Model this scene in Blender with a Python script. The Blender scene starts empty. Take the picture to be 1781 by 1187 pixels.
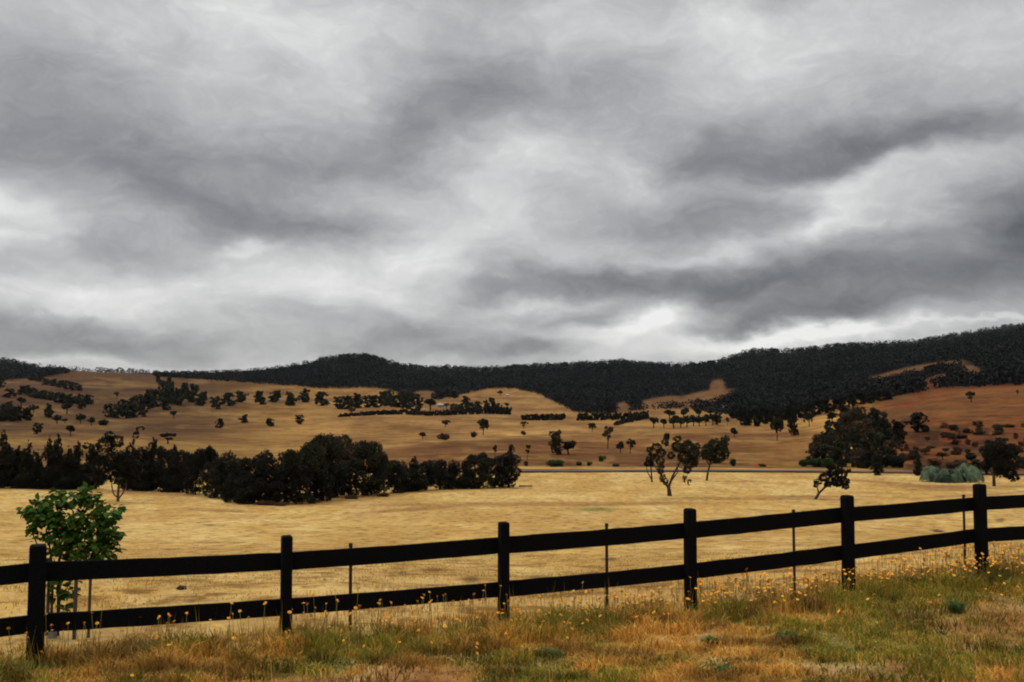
import bpy, math, random
import numpy as np
from mathutils import Vector
random.seed(7)
RNG = np.random.default_rng(7)
S = bpy.context.scene
COL = S.collection

# ------------------------------------------------------------------ camera
F = 1750.0                      # focal length in pixels of the 1781 px wide photograph
PITCH = math.atan(106.5 / F)
cam_d = bpy.data.cameras.new('camera')
cam_d.sensor_width = 36.0
cam_d.lens = F / 1781.0 * 36.0
cam_d.clip_start = 0.1
cam_d.clip_end = 20000
cam = bpy.data.objects.new('camera', cam_d)
COL.objects.link(cam)
cam.location = (0, 0, 0)
cam.rotation_euler = (math.pi / 2 + PITCH, 0, 0)
S.camera = cam
S.render.resolution_x, S.render.resolution_y = 1024, 682
S.render.engine = 'CYCLES'
S.cycles.filter_width = 2.0       # the print is a little soft
S.view_settings.view_transform = 'Standard'
S.view_settings.look = 'None'
S.view_settings.exposure = 0.0
S.view_settings.gamma = 1.0
CT, ST = math.cos(PITCH), math.sin(PITCH)

# ------------------------------------------------------------------ sun
SUN_EL, SUN_AZ = math.radians(48), math.radians(-35)      # azimuth from +Y towards +X
sd = bpy.data.lights.new('sun', 'SUN')
sd.energy = 1.1
sd.angle = math.radians(14)
sd.color = (1.0, 0.95, 0.86)
sun = bpy.data.objects.new('sun', sd)
COL.objects.link(sun)
tosun = Vector((math.sin(SUN_AZ) * math.cos(SUN_EL), math.cos(SUN_AZ) * math.cos(SUN_EL), math.sin(SUN_EL)))
sun.rotation_euler = tosun.to_track_quat('Z', 'Y').to_euler()

# ------------------------------------------------------------------ overcast sky (clouds by direction)
W = bpy.data.worlds.new('World')
S.world = W
W.use_nodes = True
nt = W.node_tree
nt.nodes.clear()
def nd(t, **kw):
    n = nt.nodes.new(t)
    for k, v in kw.items():
        setattr(n, k, v)
    return n
def setin(sock, v):
    if isinstance(v, bpy.types.NodeSocket):
        nt.links.new(v, sock)
    else:
        sock.default_value = v
def M(op, a, b=0.0, c=0.0, clamp=False):
    n = nd('ShaderNodeMath', operation=op)
    n.use_clamp = clamp
    setin(n.inputs[0], a); setin(n.inputs[1], b); setin(n.inputs[2], c)
    return n.outputs[0]
def VM(op, a, b=(0, 0, 0), c=(0, 0, 0)):
    n = nd('ShaderNodeVectorMath', operation=op)
    setin(n.inputs[0], a); setin(n.inputs[1], b); setin(n.inputs[2], c)
    return n.outputs['Value'] if op == 'DOT_PRODUCT' else n.outputs[0]
def XYZ(x, y, z):
    n = nd('ShaderNodeCombineXYZ')
    setin(n.inputs[0], x); setin(n.inputs[1], y); setin(n.inputs[2], z)
    return n.outputs[0]
def NOISE(v, scale, detail=6, rough=0.55, dist=0.0):
    n = nd('ShaderNodeTexNoise')
    setin(n.inputs['Vector'], v)
    n.inputs['Scale'].default_value = scale
    n.inputs['Detail'].default_value = detail
    n.inputs['Roughness'].default_value = rough
    n.inputs['Distortion'].default_value = dist
    return n
tc = nd('ShaderNodeTexCoord')
dirv = tc.outputs['Generated']
sp = nd('ShaderNodeSeparateXYZ')
nt.links.new(dirv, sp.inputs[0])
X_, Y_, Z_ = sp.outputs
az = M('ARCTAN2', X_, Y_)
el = M('ARCSINE', Z_)
zz = M('MAXIMUM', Z_, 0.0)
den = M('ADD', zz, 0.13)
px_ = M('DIVIDE', X_, den)
py_ = M('DIVIDE', Y_, den)
plane = XYZ(px_, py_, 0.0)
# warp of the cloud masses
w1 = NOISE(XYZ(M('MULTIPLY', az, 9.0), M('MULTIPLY', el, 17.0), 0.0), 1.0, 3, 0.5)
w2 = NOISE(XYZ(M('MULTIPLY', az, 34.0), M('MULTIPLY', el, 60.0), 3.0), 1.0, 6, 0.62)
wv = VM('SUBTRACT', w1.outputs['Color'], (0.5, 0.5, 0.5))
wv2 = VM('SUBTRACT', w2.outputs['Color'], (0.5, 0.5, 0.5))
P0 = XYZ(az, el, 1.0)
P1 = VM('MULTIPLY_ADD', wv, (0.10, 0.055, 0.0), P0)
P2 = VM('MULTIPLY_ADD', wv2, (0.030, 0.018, 0.0), P1)
BL = [  # photo position of each cloud mass, its half sizes in pixels, slope, tone
 (500,60,170,70,0,.09),(330,20,150,50,0,.07),(640,80,90,60,0,.05),(30,140,110,90,0,-.09),(150,250,130,55,0,-.08),
 (760,160,140,60,25,-.08),(900,170,160,60,0,-.09),(520,285,240,45,0,-.11),(700,235,140,50,20,-.08),(250,200,120,60,0,-.02),
 (400,372,165,34,-5,-.20),(620,385,80,22,0,-.10),(430,420,36,12,10,.18),(10,340,55,28,0,.16),(10,408,60,20,0,.15),
 (220,440,130,30,-4,-.09),(470,480,300,34,6,.12),(110,515,150,26,4,.12),(850,320,110,60,30,.09),(740,440,140,50,28,.09),(60,190,110,70,0,-.06),(300,300,160,40,-8,-.07),
 (60,562,110,15,0,-.16),(150,598,170,18,0,-.22),(120,628,180,7,0,.06),(620,525,110,26,-10,.12),(700,590,120,22,5,-.14),
 (840,515,90,22,15,-.10),(870,612,150,15,4,-.14),(330,560,90,30,0,.05),(1030,65,140,45,0,.05),(1290,45,130,60,-20,.12),
 (1260,115,120,50,0,.05),(1500,30,140,40,0,.05),(1750,70,100,60,0,.04),(1030,150,150,45,0,-.05),(1340,250,220,42,4,-.16),
 (1260,290,100,26,0,-.12),(1650,232,170,34,6,-.20),(1480,270,120,22,5,-.12),(920,280,90,34,-8,.12),(1100,300,60,45,-40,.12),
 (1570,285,110,18,8,.16),(1440,350,60,40,35,.14),(1590,330,110,30,0,.10),(1425,398,50,16,25,.14),(1250,380,140,30,0,-.20),
 (1781,370,75,60,0,-.30),(1640,410,120,18,0,-.08),(1230,436,180,12,8,.10),(1050,485,170,28,0,-.24),(1240,500,140,26,4,-.14),
 (1420,470,150,34,8,-.14),(1660,480,220,42,5,-.24),(1440,535,150,17,4,-.18),(1130,552,60,24,25,.26),(1060,588,100,22,8,.16),
 (950,530,80,10,4,.16),(1330,600,180,12,4,.14),(1440,580,170,13,4,.28),(1290,568,100,11,6,-.16),(1590,562,130,13,2,-.12),
 (1740,556,90,5,6,.16),(930,612,50,16,0,-.14),(1000,556,70,12,10,-.10),
]
tot = 0.735
for (bx, by, sx, sy, rot, amp) in BL:
    a_, b_ = (bx - 890.5) / F, (593.5 - by) / F
    v = Vector((a_, CT - b_ * ST, ST + b_ * CT)).normalized()
    a0, e0 = math.atan2(v.x, v.y), math.asin(v.z)
    c, s_ = math.cos(math.radians(rot)), math.sin(math.radians(rot))
    ux, uy = c / (sx * 1.2 / F), s_ / (sx * 1.2 / F)
    vx, vy = -s_ / (sy * 1.15 / F), c / (sy * 1.15 / F)
    u = VM('DOT_PRODUCT', P2, (ux, uy, -(ux * a0 + uy * e0)))
    w = VM('DOT_PRODUCT', P2, (vx, vy, -(vx * a0 + vy * e0)))
    q = M('MULTIPLY_ADD', w, w, M('MULTIPLY', u, u))
    g = M('POWER', 0.3679, q)
    tot = M('MULTIPLY_ADD', g, amp * (.95 if amp < 0 else .9), tot)
f1 = NOISE(plane, 1.6, 6, 0.5, 0.0)
f2 = NOISE(VM('MULTIPLY', P1, (10.0, 19.0, 7.0)), 1.0, 8, 0.56, 0.2)
f3 = NOISE(VM('MULTIPLY', P2, (30.0, 62.0, 4.0)), 1.0, 8, 0.6, 0.0)
tot = M('MULTIPLY_ADD', M('SUBTRACT', f1.outputs['Fac'], 0.5), 0.08, tot)
bil = M('ABSOLUTE', M('SUBTRACT', f3.outputs['Fac'], 0.5))
tot = M('MULTIPLY_ADD', M('SUBTRACT', bil, 0.08), 0.19, tot)
tot = M('MULTIPLY_ADD', M('SUBTRACT', f2.outputs['Fac'], 0.5), 0.30, tot)
tot = M('MINIMUM', M('MAXIMUM', tot, 0.34), 0.95)
lum = M('POWER', tot, 2.2)
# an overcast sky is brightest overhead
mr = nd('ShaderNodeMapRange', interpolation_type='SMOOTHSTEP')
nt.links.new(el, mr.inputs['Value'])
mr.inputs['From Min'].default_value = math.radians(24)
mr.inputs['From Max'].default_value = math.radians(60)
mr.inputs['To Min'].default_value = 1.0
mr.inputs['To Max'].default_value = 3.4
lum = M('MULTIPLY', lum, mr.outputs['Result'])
cr = nd('ShaderNodeValToRGB')
nt.links.new(tot, cr.inputs['Fac'])
cr.color_ramp.elements[0].position = 0.35
cr.color_ramp.elements[0].color = (0.97, 0.985, 1.06, 1)
cr.color_ramp.elements[1].position = 0.85
cr.color_ramp.elements[1].color = (1.0, 1.0, 0.985, 1)
# bluer close to the horizon
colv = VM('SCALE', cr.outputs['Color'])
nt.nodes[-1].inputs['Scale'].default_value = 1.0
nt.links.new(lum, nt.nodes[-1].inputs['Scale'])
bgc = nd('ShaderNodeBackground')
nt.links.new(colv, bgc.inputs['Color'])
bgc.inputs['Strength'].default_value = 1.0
sky = nd('ShaderNodeTexSky')
sky.sky_type = 'NISHITA'
sky.sun_disc = False
sky.sun_elevation = SUN_EL
sky.sun_rotation = SUN_AZ
bgs = nd('ShaderNodeBackground')
nt.links.new(sky.outputs[0], bgs.inputs['Color'])
bgs.inputs['Strength'].default_value = 0.08
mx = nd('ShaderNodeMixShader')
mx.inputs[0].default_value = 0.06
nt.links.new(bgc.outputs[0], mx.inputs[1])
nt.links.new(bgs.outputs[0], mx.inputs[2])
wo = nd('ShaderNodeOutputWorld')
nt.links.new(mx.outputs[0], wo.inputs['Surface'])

# ------------------------------------------------------------------ noise helpers (numpy)
_tab = RNG.random((256, 256))
def vnoise(x, y):
    xi = np.floor(x).astype(int); yi = np.floor(y).astype(int)
    fx = x - xi; fy = y - yi
    fx = fx * fx * (3 - 2 * fx); fy = fy * fy * (3 - 2 * fy)
    a = _tab[xi % 256, yi % 256]; b = _tab[(xi + 1) % 256, yi % 256]
    c = _tab[xi % 256, (yi + 1) % 256]; d = _tab[(xi + 1) % 256, (yi + 1) % 256]
    return (a * (1 - fx) + b * fx) * (1 - fy) + (c * (1 - fx) + d * fx) * fy
def fbm(x, y, o=4):
    s = 0.0; a = 0.5; n = 0.0
    for i in range(o):
        s = s + a * vnoise(x * 2 ** i + 17.3 * i, y * 2 ** i + 9.1 * i); n += a; a *= 0.55
    return s / n
def sstep(a, b, x):
    t = np.clip((x - a) / (b - a), 0, 1)
    return t * t * (3 - 2 * t)

# ------------------------------------------------------------------ the lie of the land
def slope_of(y):                # photo row -> height per metre of distance
    b = (593.5 - np.asarray(y, float)) / F
    return (ST + b * CT) / (CT - b * ST)
CX = np.array([-500, 0, 150, 300, 450, 600, 750, 900, 1050, 1200, 1350, 1500, 1650, 1781, 2300], float)
ND = np.array([0.0, 4, 7, 9, 11, 14, 17, 22, 35, 60, 100, 140, 180, 250])
NZL = np.array([-1.75, -1.8, -2.2, -2.55, -2.74, -2.86, -3.1, -3.75, -5.4, -8.1, -11.3, -13.6, -15.2, -17.2])
NZR = np.array([-1.75, -1.8, -2.1, -2.40, -2.62, -2.68, -2.66, -3.1, -4.9, -7.9, -11.3, -13.6, -15.2, -17.2])
FD = np.array([300, 380, 500, 650, 850, 1100, 1400, 1800, 2600], float)
FY = {  # rows of the photograph where ground of each distance shows, by column CX
 300:  [806, 806, 806, 806, 808, 812, 813, 813, 813, 812, 812, 812, 812, 812, 812],
 380:  [785, 785, 785, 785, 788, 790, 789, 786, 788, 789, 785, 780, 770, 764, 756],
 500:  [762, 762, 764, 768, 771, 772, 769, 765, 764, 763, 761, 738, 720, 708, 690],
 650:  [745, 745, 748, 752, 754, 754, 750, 746, 742, 744, 741, 708, 687, 673, 650],
 850:  [725, 726, 730, 736, 736, 734, 728, 732, 732, 732, 722, 692, 668, 653, 632],
 1100: [702, 703, 708, 713, 717, 719, 718, 722, 722, 720, 704, 675, 645, 630, 612],
 1400: [682, 682, 684, 690, 697, 702, 700, 704, 702, 698, 682, 656, 622, 608, 592],
 1800: [662, 663, 664, 671, 679, 685, 681, 682, 680, 674, 652, 632, 608, 590, 572],
}
SKX = np.array([-500, 0, 50, 100, 150, 200, 300, 400, 500, 560, 600, 640, 680, 720, 800, 850, 950, 1050, 1070, 1100, 1200, 1250, 1300, 1330, 1370, 1450, 1550, 1600, 1650, 1700, 1781, 2300], float)
SKY_ = np.array([620, 634, 642, 648, 650, 652, 654, 652, 642, 630, 624, 623, 637, 645, 647, 649, 641, 637, 634, 639, 641, 635, 618, 615, 618, 611, 605, 601, 595, 587, 575, 555], float)
FYA = np.array([FY[int(d)] for d in FD[:-1]], float)

def interp_rows(x):             # table of heights at each control distance for columns x
    near = []
    r = sstep(900, 1781, x)
    for i in range(len(ND)):
        near.append(NZL[i] * (1 - r) + NZR[i] * r)
    far = []
    for j, d in enumerate(FD[:-1]):
        far.append(slope_of(np.interp(x, CX, FYA[j])) * d)
    far.append(slope_of(np.interp(x, SKX, SKY_)) * 2600)
    far.append(far[-1] * 0.6 - 60)
    far.append(far[-1] * 0.0 - 60)
    return np.array(near + far)
DD = np.concatenate([ND, FD, [4000, 9000]])
LD = np.log(DD + 3.0)
def height(X, Y):
    X = np.asarray(X, float); Y = np.asarray(Y, float)
    shp = np.broadcast(X, Y).shape
    X = np.broadcast_to(X, shp).ravel(); Y = np.broadcast_to(Y, shp).ravel()
    r = np.hypot(X, Y)
    ph = np.abs(np.arctan2(X, Y))
    cc = np.where(ph < math.pi / 4, np.cos(ph), math.cos(math.pi / 4))
    d = r * cc
    phs = np.clip(np.arctan2(X, Y), -math.pi / 4, math.pi / 4)
    x = 890.5 + F * np.tan(phs)
    xs = np.clip(x, -500, 2300)
    # smooth the columns a little by averaging neighbours
    T = (interp_rows(xs - 45) + 2 * interp_rows(xs) + interp_rows(xs + 45)) / 4
    T[-3:] = (interp_rows(xs - 8)[-3:] + interp_rows(xs + 8)[-3:]) / 2      # keep the steps of the ridge
    L = np.log(np.clip(d, 0, 8990) + 3.0)
    i = np.clip(np.searchsorted(LD, L, side='right') - 1, 0, len(LD) - 2)
    t = (L - LD[i]) / (LD[i + 1] - LD[i])
    n = len(LD); k = np.arange(len(i))
    def sl(j):                  # Catmull slope, limited
        j0 = np.clip(j - 1, 0, n - 1); j1 = np.clip(j + 1, 0, n - 1)
        return (T[j1, k] - T[j0, k]) / (LD[j1] - LD[j0])
    h = LD[i + 1] - LD[i]
    m0, m1 = sl(i) * h, sl(i + 1) * h
    # hermite on height; beyond the road use linear in view slope to keep every hill in sight
    z = ((2 * t**3 - 3 * t**2 + 1) * T[i, k] + (t**3 - 2 * t**2 + t) * m0 + (-2 * t**3 + 3 * t**2) * T[i + 1, k] + (t**3 - t**2) * m1)
    amp = np.interp(d, [0, 7, 20, 60, 200, 400, 1000, 2600], [0.02, 0.03, 0.04, 0.12, 0.15, 0.8, 3.0, 5.0])
    wl = np.interp(d, [0, 20, 60, 200, 400, 1000, 2600], [1.2, 3, 9, 30, 60, 130, 260])
    lo = fbm(X / 140.0 + 50, Y / 140.0 + 50, 3) - 0.5
    hi = fbm(X / 6.0 + 80, Y / 6.0 + 80, 3) - 0.5
    z = z + np.where(d > 150, lo * 2 * amp * sstep(150, 450, d), 0) + hi * 0.14 * sstep(4, 30, d)
    z = z + (fbm(X * 0.9 + 30, Y * 0.9 + 30, 3) - 0.5) * 0.10 * (1 - sstep(18, 60, d))
    return z.reshape(shp)
def H(x, y):
    return float(height(np.array([x]), np.array([y]))[0])

_dg = np.exp(np.linspace(math.log(5.0), math.log(2600), 520))
def ground_at(x, y):            # photo pixel -> point of the ground seen there
    x = np.atleast_1d(np.asarray(x, float)); y = np.atleast_1d(np.asarray(y, float))
    a = (x - 890.5) / F; b = (593.5 - y) / F
    fy = CT - b * ST
    u = a / fy; v = (ST + b * CT) / fy
    out = np.zeros((len(x), 3))
    Xg = u[:, None] * _dg[None, :]
    Yg = np.broadcast_to(_dg[None, :], Xg.shape)
    Zg = height(Xg, Yg)
    below = Zg >= v[:, None] * _dg[None, :]
    idx = np.where(below.any(1), below.argmax(1), len(_dg) - 1)
    for q in range(len(x)):
        i = idx[q]
        if i > 0 and below[q, i]:
            e0 = Zg[q, i - 1] - v[q] * _dg[i - 1]; e1 = Zg[q, i] - v[q] * _dg[i]
            t = -e0 / (e1 - e0) if e1 != e0 else 1
            d = _dg[i - 1] + t * (_dg[i] - _dg[i - 1])
        else:
            d = _dg[i]
        out[q] = (u[q] * d, d, 0)
    out[:, 2] = height(out[:, 0], out[:, 1])
    return out
def at(x, y, d):                # point at distance d seen at a photo pixel
    a = (x - 890.5) / F; b = (593.5 - y) / F
    fy = CT - b * ST
    return Vector((a / fy * d, d, (ST + b * CT) / fy * d))
def photo_xy(X, Y, Z):          # inverse, used only to find the surveyed colour regions of the land
    fwd = Y * CT + Z * ST; up = -Y * ST + Z * CT
    fwd = np.where(fwd > 0.1, fwd, 0.1)
    return 890.5 + F * X / fwd, 593.5 - F * up / fwd

# ------------------------------------------------------------------ object helpers
def tag(o, label=None, cat=None, group=None, kind=None):
    if label: o['label'] = label
    if cat: o['category'] = cat
    if group: o['group'] = group
    if kind: o['kind'] = kind
    return o
def empty(name, loc=(0, 0, 0), rz=0.0):
    o = bpy.data.objects.new(name, None)
    o.empty_display_size = 0.3
    COL.objects.link(o); o.location = loc; o.rotation_euler = (0, 0, rz)
    return o
def npmesh(name, V, Fq, mats, cols=None, smooth=False, mi=None):
    """V (n,3); Fq (m,4) or (m,3) indices or list of such arrays; cols per vertex rgb"""
    if not isinstance(Fq, list): Fq = [Fq]
    Fq = [np.asarray(f, int) for f in Fq if len(f)]
    me = bpy.data.meshes.new(name)
    tot = np.concatenate([np.full(len(f), f.shape[1]) for f in Fq])
    idx = np.concatenate([f.ravel() for f in Fq])
    me.vertices.add(len(V)); me.vertices.foreach_set('co', np.asarray(V, np.float32).ravel())
    me.loops.add(len(idx)); me.loops.foreach_set('vertex_index', idx.astype(np.int32))
    me.polygons.add(len(tot))
    st = np.concatenate([[0], np.cumsum(tot)[:-1]])
    me.polygons.foreach_set('loop_start', st.astype(np.int32))
    if mi is not None: me.polygons.foreach_set('material_index', np.asarray(mi, np.int32))
    me.polygons.foreach_set('use_smooth', np.full(len(tot), smooth))
    me.update(calc_edges=True)
    me.validate()
    if cols is not None:
        at_ = me.color_attributes.new('Col', 'FLOAT_COLOR', 'POINT')
        c = np.ones((len(V), 4), np.float32); c[:, :3] = cols
        at_.data.foreach_set('color', c.ravel())
    for m in (mats if isinstance(mats, (list, tuple)) else [mats]): me.materials.append(m)
    return me
def obj(name, me, parent=None, loc=(0, 0, 0)):
    o = bpy.data.objects.new(name, me)
    COL.objects.link(o); o.location = loc
    if parent: o.parent = parent
    return o
def tube(pts, rad, n=7):
    """tapered tube along a polyline -> V, quads"""
    pts = [Vector(p) for p in pts]
    V = []; Q = []
    for i, p in enumerate(pts):
        d = (pts[min(i + 1, len(pts) - 1)] - pts[max(i - 1, 0)]).normalized()
        a = d.cross(Vector((0.31, 0.95, 0.07))).normalized(); b = d.cross(a)
        for k in range(n):
            t = 2 * math.pi * k / n
            V.append(p + (a * math.cos(t) + b * math.sin(t)) * rad[i])
    for i in range(len(pts) - 1):
        for k in range(n):
            Q.append((i * n + k, i * n + (k + 1) % n, (i + 1) * n + (k + 1) % n, (i + 1) * n + k))
    V.append(pts[-1]); e = len(V) - 1; b = (len(pts) - 1) * n
    for k in range(0, n):
        Q.append((b + k, b + (k + 1) % n, e, e))
    Q = [q if q[2] != q[3] else q for q in Q]
    return np.array([tuple(v) for v in V]), Q
def merge(parts):
    V = []; Q = []; T = []; off = 0
    for v, q in parts:
        V.append(np.asarray(v))
        for f in q:
            f = [int(i) + off for i in f]
            if len(f) == 4 and f[2] == f[3]: T.append(f[:3])
            elif len(f) == 4: Q.append(f)
            else: T.append(f)
        off += len(v)
    out = []
    if Q: out.append(np.array(Q))
    if T: out.append(np.array(T))
    return np.concatenate(V), out

# ------------------------------------------------------------------ materials
def mat(name, build):
    m = bpy.data.materials.new(name); m.use_nodes = True
    t = m.node_tree; t.nodes.clear()
    out = t.nodes.new('ShaderNodeOutputMaterial')
    b = t.nodes.new('ShaderNodeBsdfPrincipled')
    t.links.new(b.outputs[0], out.inputs['Surface'])
    build(t, b, out)
    return m
def N(t, typ, **kw):
    n = t.nodes.new(typ)
    for k, v in kw.items(): setattr(n, k, v)
    return n
def noise(t, scale, detail=4, rough=0.6, vec=None):
    n = N(t, 'ShaderNodeTexNoise')
    n.inputs['Scale'].default_value = scale; n.inputs['Detail'].default_value = detail; n.inputs['Roughness'].default_value = rough
    if vec is not None: t.links.new(vec, n.inputs['Vector'])
    return n
def ramp(t, fac, stops):
    r = N(t, 'ShaderNodeValToRGB'); t.links.new(fac, r.inputs['Fac'])
    e = r.color_ramp.elements
    while len(e) < len(stops): e.new(0.5)
    for i, (p, c) in enumerate(stops):
        e[i].position = p; e[i].color = (c[0], c[1], c[2], 1)
    return r.outputs['Color']
def mixc(t, typ, a, b, fac=1.0):
    m = N(t, 'ShaderNodeMix', data_type='RGBA', blend_type=typ)
    for s_, v in ((m.inputs['Factor'], fac), (m.inputs['A'], a), (m.inputs['B'], b)):
        if isinstance(v, bpy.types.NodeSocket): t.links.new(v, s_)
        elif isinstance(v, (int, float)): s_.default_value = v
        else: s_.default_value = (*v, 1)
    return m.outputs['Result']
def objpos(t):
    return N(t, 'ShaderNodeTexCoord').outputs['Object']

def b_ground(t, b, out):
    col = N(t, 'ShaderNodeVertexColor', layer_name='Col').outputs['Color']
    geo = N(t, 'ShaderNodeNewGeometry').outputs['Position']
    n1 = noise(t, 9.0, 6, 0.7, geo); n2 = noise(t, 1.1, 6, 0.65, geo); n3 = noise(t, 0.16, 5, 0.6, geo)
    mp = N(t, 'ShaderNodeMapping'); mp.inputs['Scale'].default_value = (1.2, 0.45, 1); t.links.new(geo, mp.inputs['Vector'])
    n4 = noise(t, 0.9, 5, 0.7, mp.outputs[0])
    c = mixc(t, 'MULTIPLY', col, ramp(t, n1.outputs['Fac'], [(0.3, (0.72, 0.68, 0.62)), (0.6, (1.12, 1.12, 1.1))]))
    c = mixc(t, 'MULTIPLY', c, ramp(t, n2.outputs['Fac'], [(0.38, (0.48, 0.40, 0.31)), (0.485, (1.05, 1.05, 1.04)), (0.8, (1.12, 1.13, 1.12))]))
    c = mixc(t, 'MULTIPLY', c, ramp(t, n3.outputs['Fac'], [(0.3, (0.88, 0.86, 0.82)), (0.7, (1.08, 1.08, 1.08))]))
    # scattered dark tussocks and droppings
    c = mixc(t, 'MULTIPLY', c, ramp(t, n4.outputs['Fac'], [(0.34, (0.6, 0.52, 0.42)), (0.44, (1, 1, 1))]))
    t.links.new(c, b.inputs['Base Color'])
    b.inputs['Roughness'].default_value = 1.0
    b.inputs['Specular IOR Level'].default_value = 0.05
    bp = N(t, 'ShaderNodeBump'); bp.inputs['Strength'].default_value = 0.6; bp.inputs['Distance'].default_value = 0.08
    t.links.new(n1.outputs['Fac'], bp.inputs['Height']); t.links.new(bp.outputs[0], b.inputs['Normal'])
M_ground = mat('dry_grass_ground', b_ground)

def b_hills(t, b, out):
    col = N(t, 'ShaderNodeVertexColor', layer_name='Col').outputs['Color']
    geo = N(t, 'ShaderNodeNewGeometry').outputs['Position']
    n1 = noise(t, 0.09, 8, 0.72, geo); n2 = noise(t, 0.012, 6, 0.6, geo); n3 = noise(t, 0.45, 5, 0.7, geo)
    c = mixc(t, 'MULTIPLY', col, ramp(t, n1.outputs['Fac'], [(0.34, (0.45, 0.38, 0.32)), (0.5, (1, 1, 1)), (0.7, (1.3, 1.3, 1.25))]))
    c = mixc(t, 'MULTIPLY', c, ramp(t, n2.outputs['Fac'], [(0.32, (0.68, 0.62, 0.56)), (0.66, (1.2, 1.2, 1.18))]))
    c = mixc(t, 'MULTIPLY', c, ramp(t, n3.outputs['Fac'], [(0.3, (0.75, 0.72, 0.68)), (0.55, (1.08, 1.08, 1.06))]))
    t.links.new(c, b.inputs['Base Color'])
    b.inputs['Roughness'].default_value = 1.0
    b.inputs['Specular IOR Level'].default_value = 0.05
M_hills = mat('hill_pasture', b_hills)

def leafmat(name, base, trans=0.25, objvar=0.3):
    def f(t, b, out):
        col = N(t, 'ShaderNodeVertexColor', layer_name='Col').outputs['Color']
        c = mixc(t, 'MULTIPLY', col, base)
        oi = N(t, 'ShaderNodeObjectInfo')
        c = mixc(t, 'MULTIPLY', c, ramp(t, oi.outputs['Random'], [(0.0, (1 - objvar, 1 - objvar, 1 - objvar)), (0.5, (1, 1, 1)), (1.0, (1 + objvar, 1 + objvar * .8, 1 + objvar * .6))]))
        t.links.new(c, b.inputs['Base Color'])
        b.inputs['Roughness'].default_value = 0.7
        b.inputs['Specular IOR Level'].default_value = 0.12
        tr = N(t, 'ShaderNodeBsdfTranslucent'); t.links.new(c, tr.inputs['Color'])
        mx = N(t, 'ShaderNodeMixShader'); mx.inputs[0].default_value = trans
        t.links.new(b.outputs[0], mx.inputs[1]); t.links.new(tr.outputs[0], mx.inputs[2])
        t.links.new(mx.outputs[0], out.inputs['Surface'])
    return mat(name, f)
M_conifer = leafmat('dark_conifer_foliage', (0.015, 0.017, 0.011))
M_euc = leafmat('eucalypt_foliage', (0.026, 0.030, 0.015))
M_olive = leafmat('brown_olive_foliage', (0.058, 0.043, 0.024))
M_green = leafmat('green_bush_foliage', (0.035, 0.065, 0.020))
M_willow = leafmat('grey_green_willow_foliage', (0.085, 0.12, 0.075), 0.2)
M_shrub = leafmat('broad_leaf', (0.045, 0.105, 0.012), 0.2, 0.0)
M_forest = leafmat('forest_canopy', (0.0032, 0.0038, 0.0037), 0.02)
M_red = leafmat('dry_bracken', (0.11, 0.05, 0.025))
M_blade = leafmat('grass_blades', (1, 1, 1), 0.35, 0.0)

def simple(name, c1, c2, scale=8, rough=0.8, bump=0.0, stretch=None, spec=0.3):
    def f(t, b, out):
        v = objpos(t)
        if stretch:
            mp = N(t, 'ShaderNodeMapping'); mp.inputs['Scale'].default_value = stretch; t.links.new(v, mp.inputs['Vector']); v = mp.outputs[0]
        n = noise(t, scale, 6, 0.65, v)
        t.links.new(ramp(t, n.outputs['Fac'], [(0.3, c1), (0.7, c2)]), b.inputs['Base Color'])
        b.inputs['Roughness'].default_value = rough
        b.inputs['Specular IOR Level'].default_value = spec
        if bump:
            bp = N(t, 'ShaderNodeBump'); bp.inputs['Strength'].default_value = bump; bp.inputs['Distance'].default_value = 0.01
            t.links.new(n.outputs['Fac'], bp.inputs['Height']); t.links.new(bp.outputs[0], b.inputs['Normal'])
    return mat(name, f)
M_fence = simple('black_fence_paint', (0.002, 0.002, 0.0023), (0.009, 0.0085, 0.0085), 14, 0.9, 0.8, (0.6, 8, 8), 0.05)
M_bark = simple('dark_bark', (0.018, 0.014, 0.011), (0.06, 0.045, 0.035), 3, 0.9, 0.3)
M_palebark = simple('reddish_bark', (0.06, 0.03, 0.02), (0.13, 0.07, 0.05), 3, 0.9, 0.3)
M_picket = simple('rusty_steel', (0.012, 0.008, 0.007), (0.045, 0.022, 0.016), 20, 0.8, 0.0)
M_stake = simple('weathered_stake', (0.04, 0.03, 0.022), (0.10, 0.075, 0.055), 12, 0.9, 0.2, (4, 4, 1))
M_road = simple('asphalt', (0.03, 0.028, 0.026), (0.06, 0.055, 0.05), 0.6, 0.9)
M_wall = simple('painted_house_wall', (0.26, 0.26, 0.25), (0.36, 0.36, 0.35), 1, 0.8)
M_roof = simple('iron_roof', (0.30, 0.32, 0.33), (0.42, 0.44, 0.45), 2, 0.5)
M_pane = simple('dark_window_glass', (0.02, 0.025, 0.03), (0.04, 0.045, 0.05), 2, 0.2)
M_petal = simple('orange_petal', (0.82, 0.28, 0.012), (0.92, 0.42, 0.02), 40, 0.7)
M_yellow = simple('yellow_petal', (0.80, 0.40, 0.02), (0.9, 0.5, 0.03), 40, 0.7)
M_stem = simple('flower_stem', (0.13, 0.12, 0.03), (0.22, 0.17, 0.05), 20, 0.9, spec=0.05)
M_guard = simple('pale_tree_guard_plastic', (0.10, 0.10, 0.11), (0.17, 0.17, 0.19), 6, 0.8)
M_soil = simple('dung', (0.02, 0.014, 0.01), (0.05, 0.035, 0.02), 10, 1.0)

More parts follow.
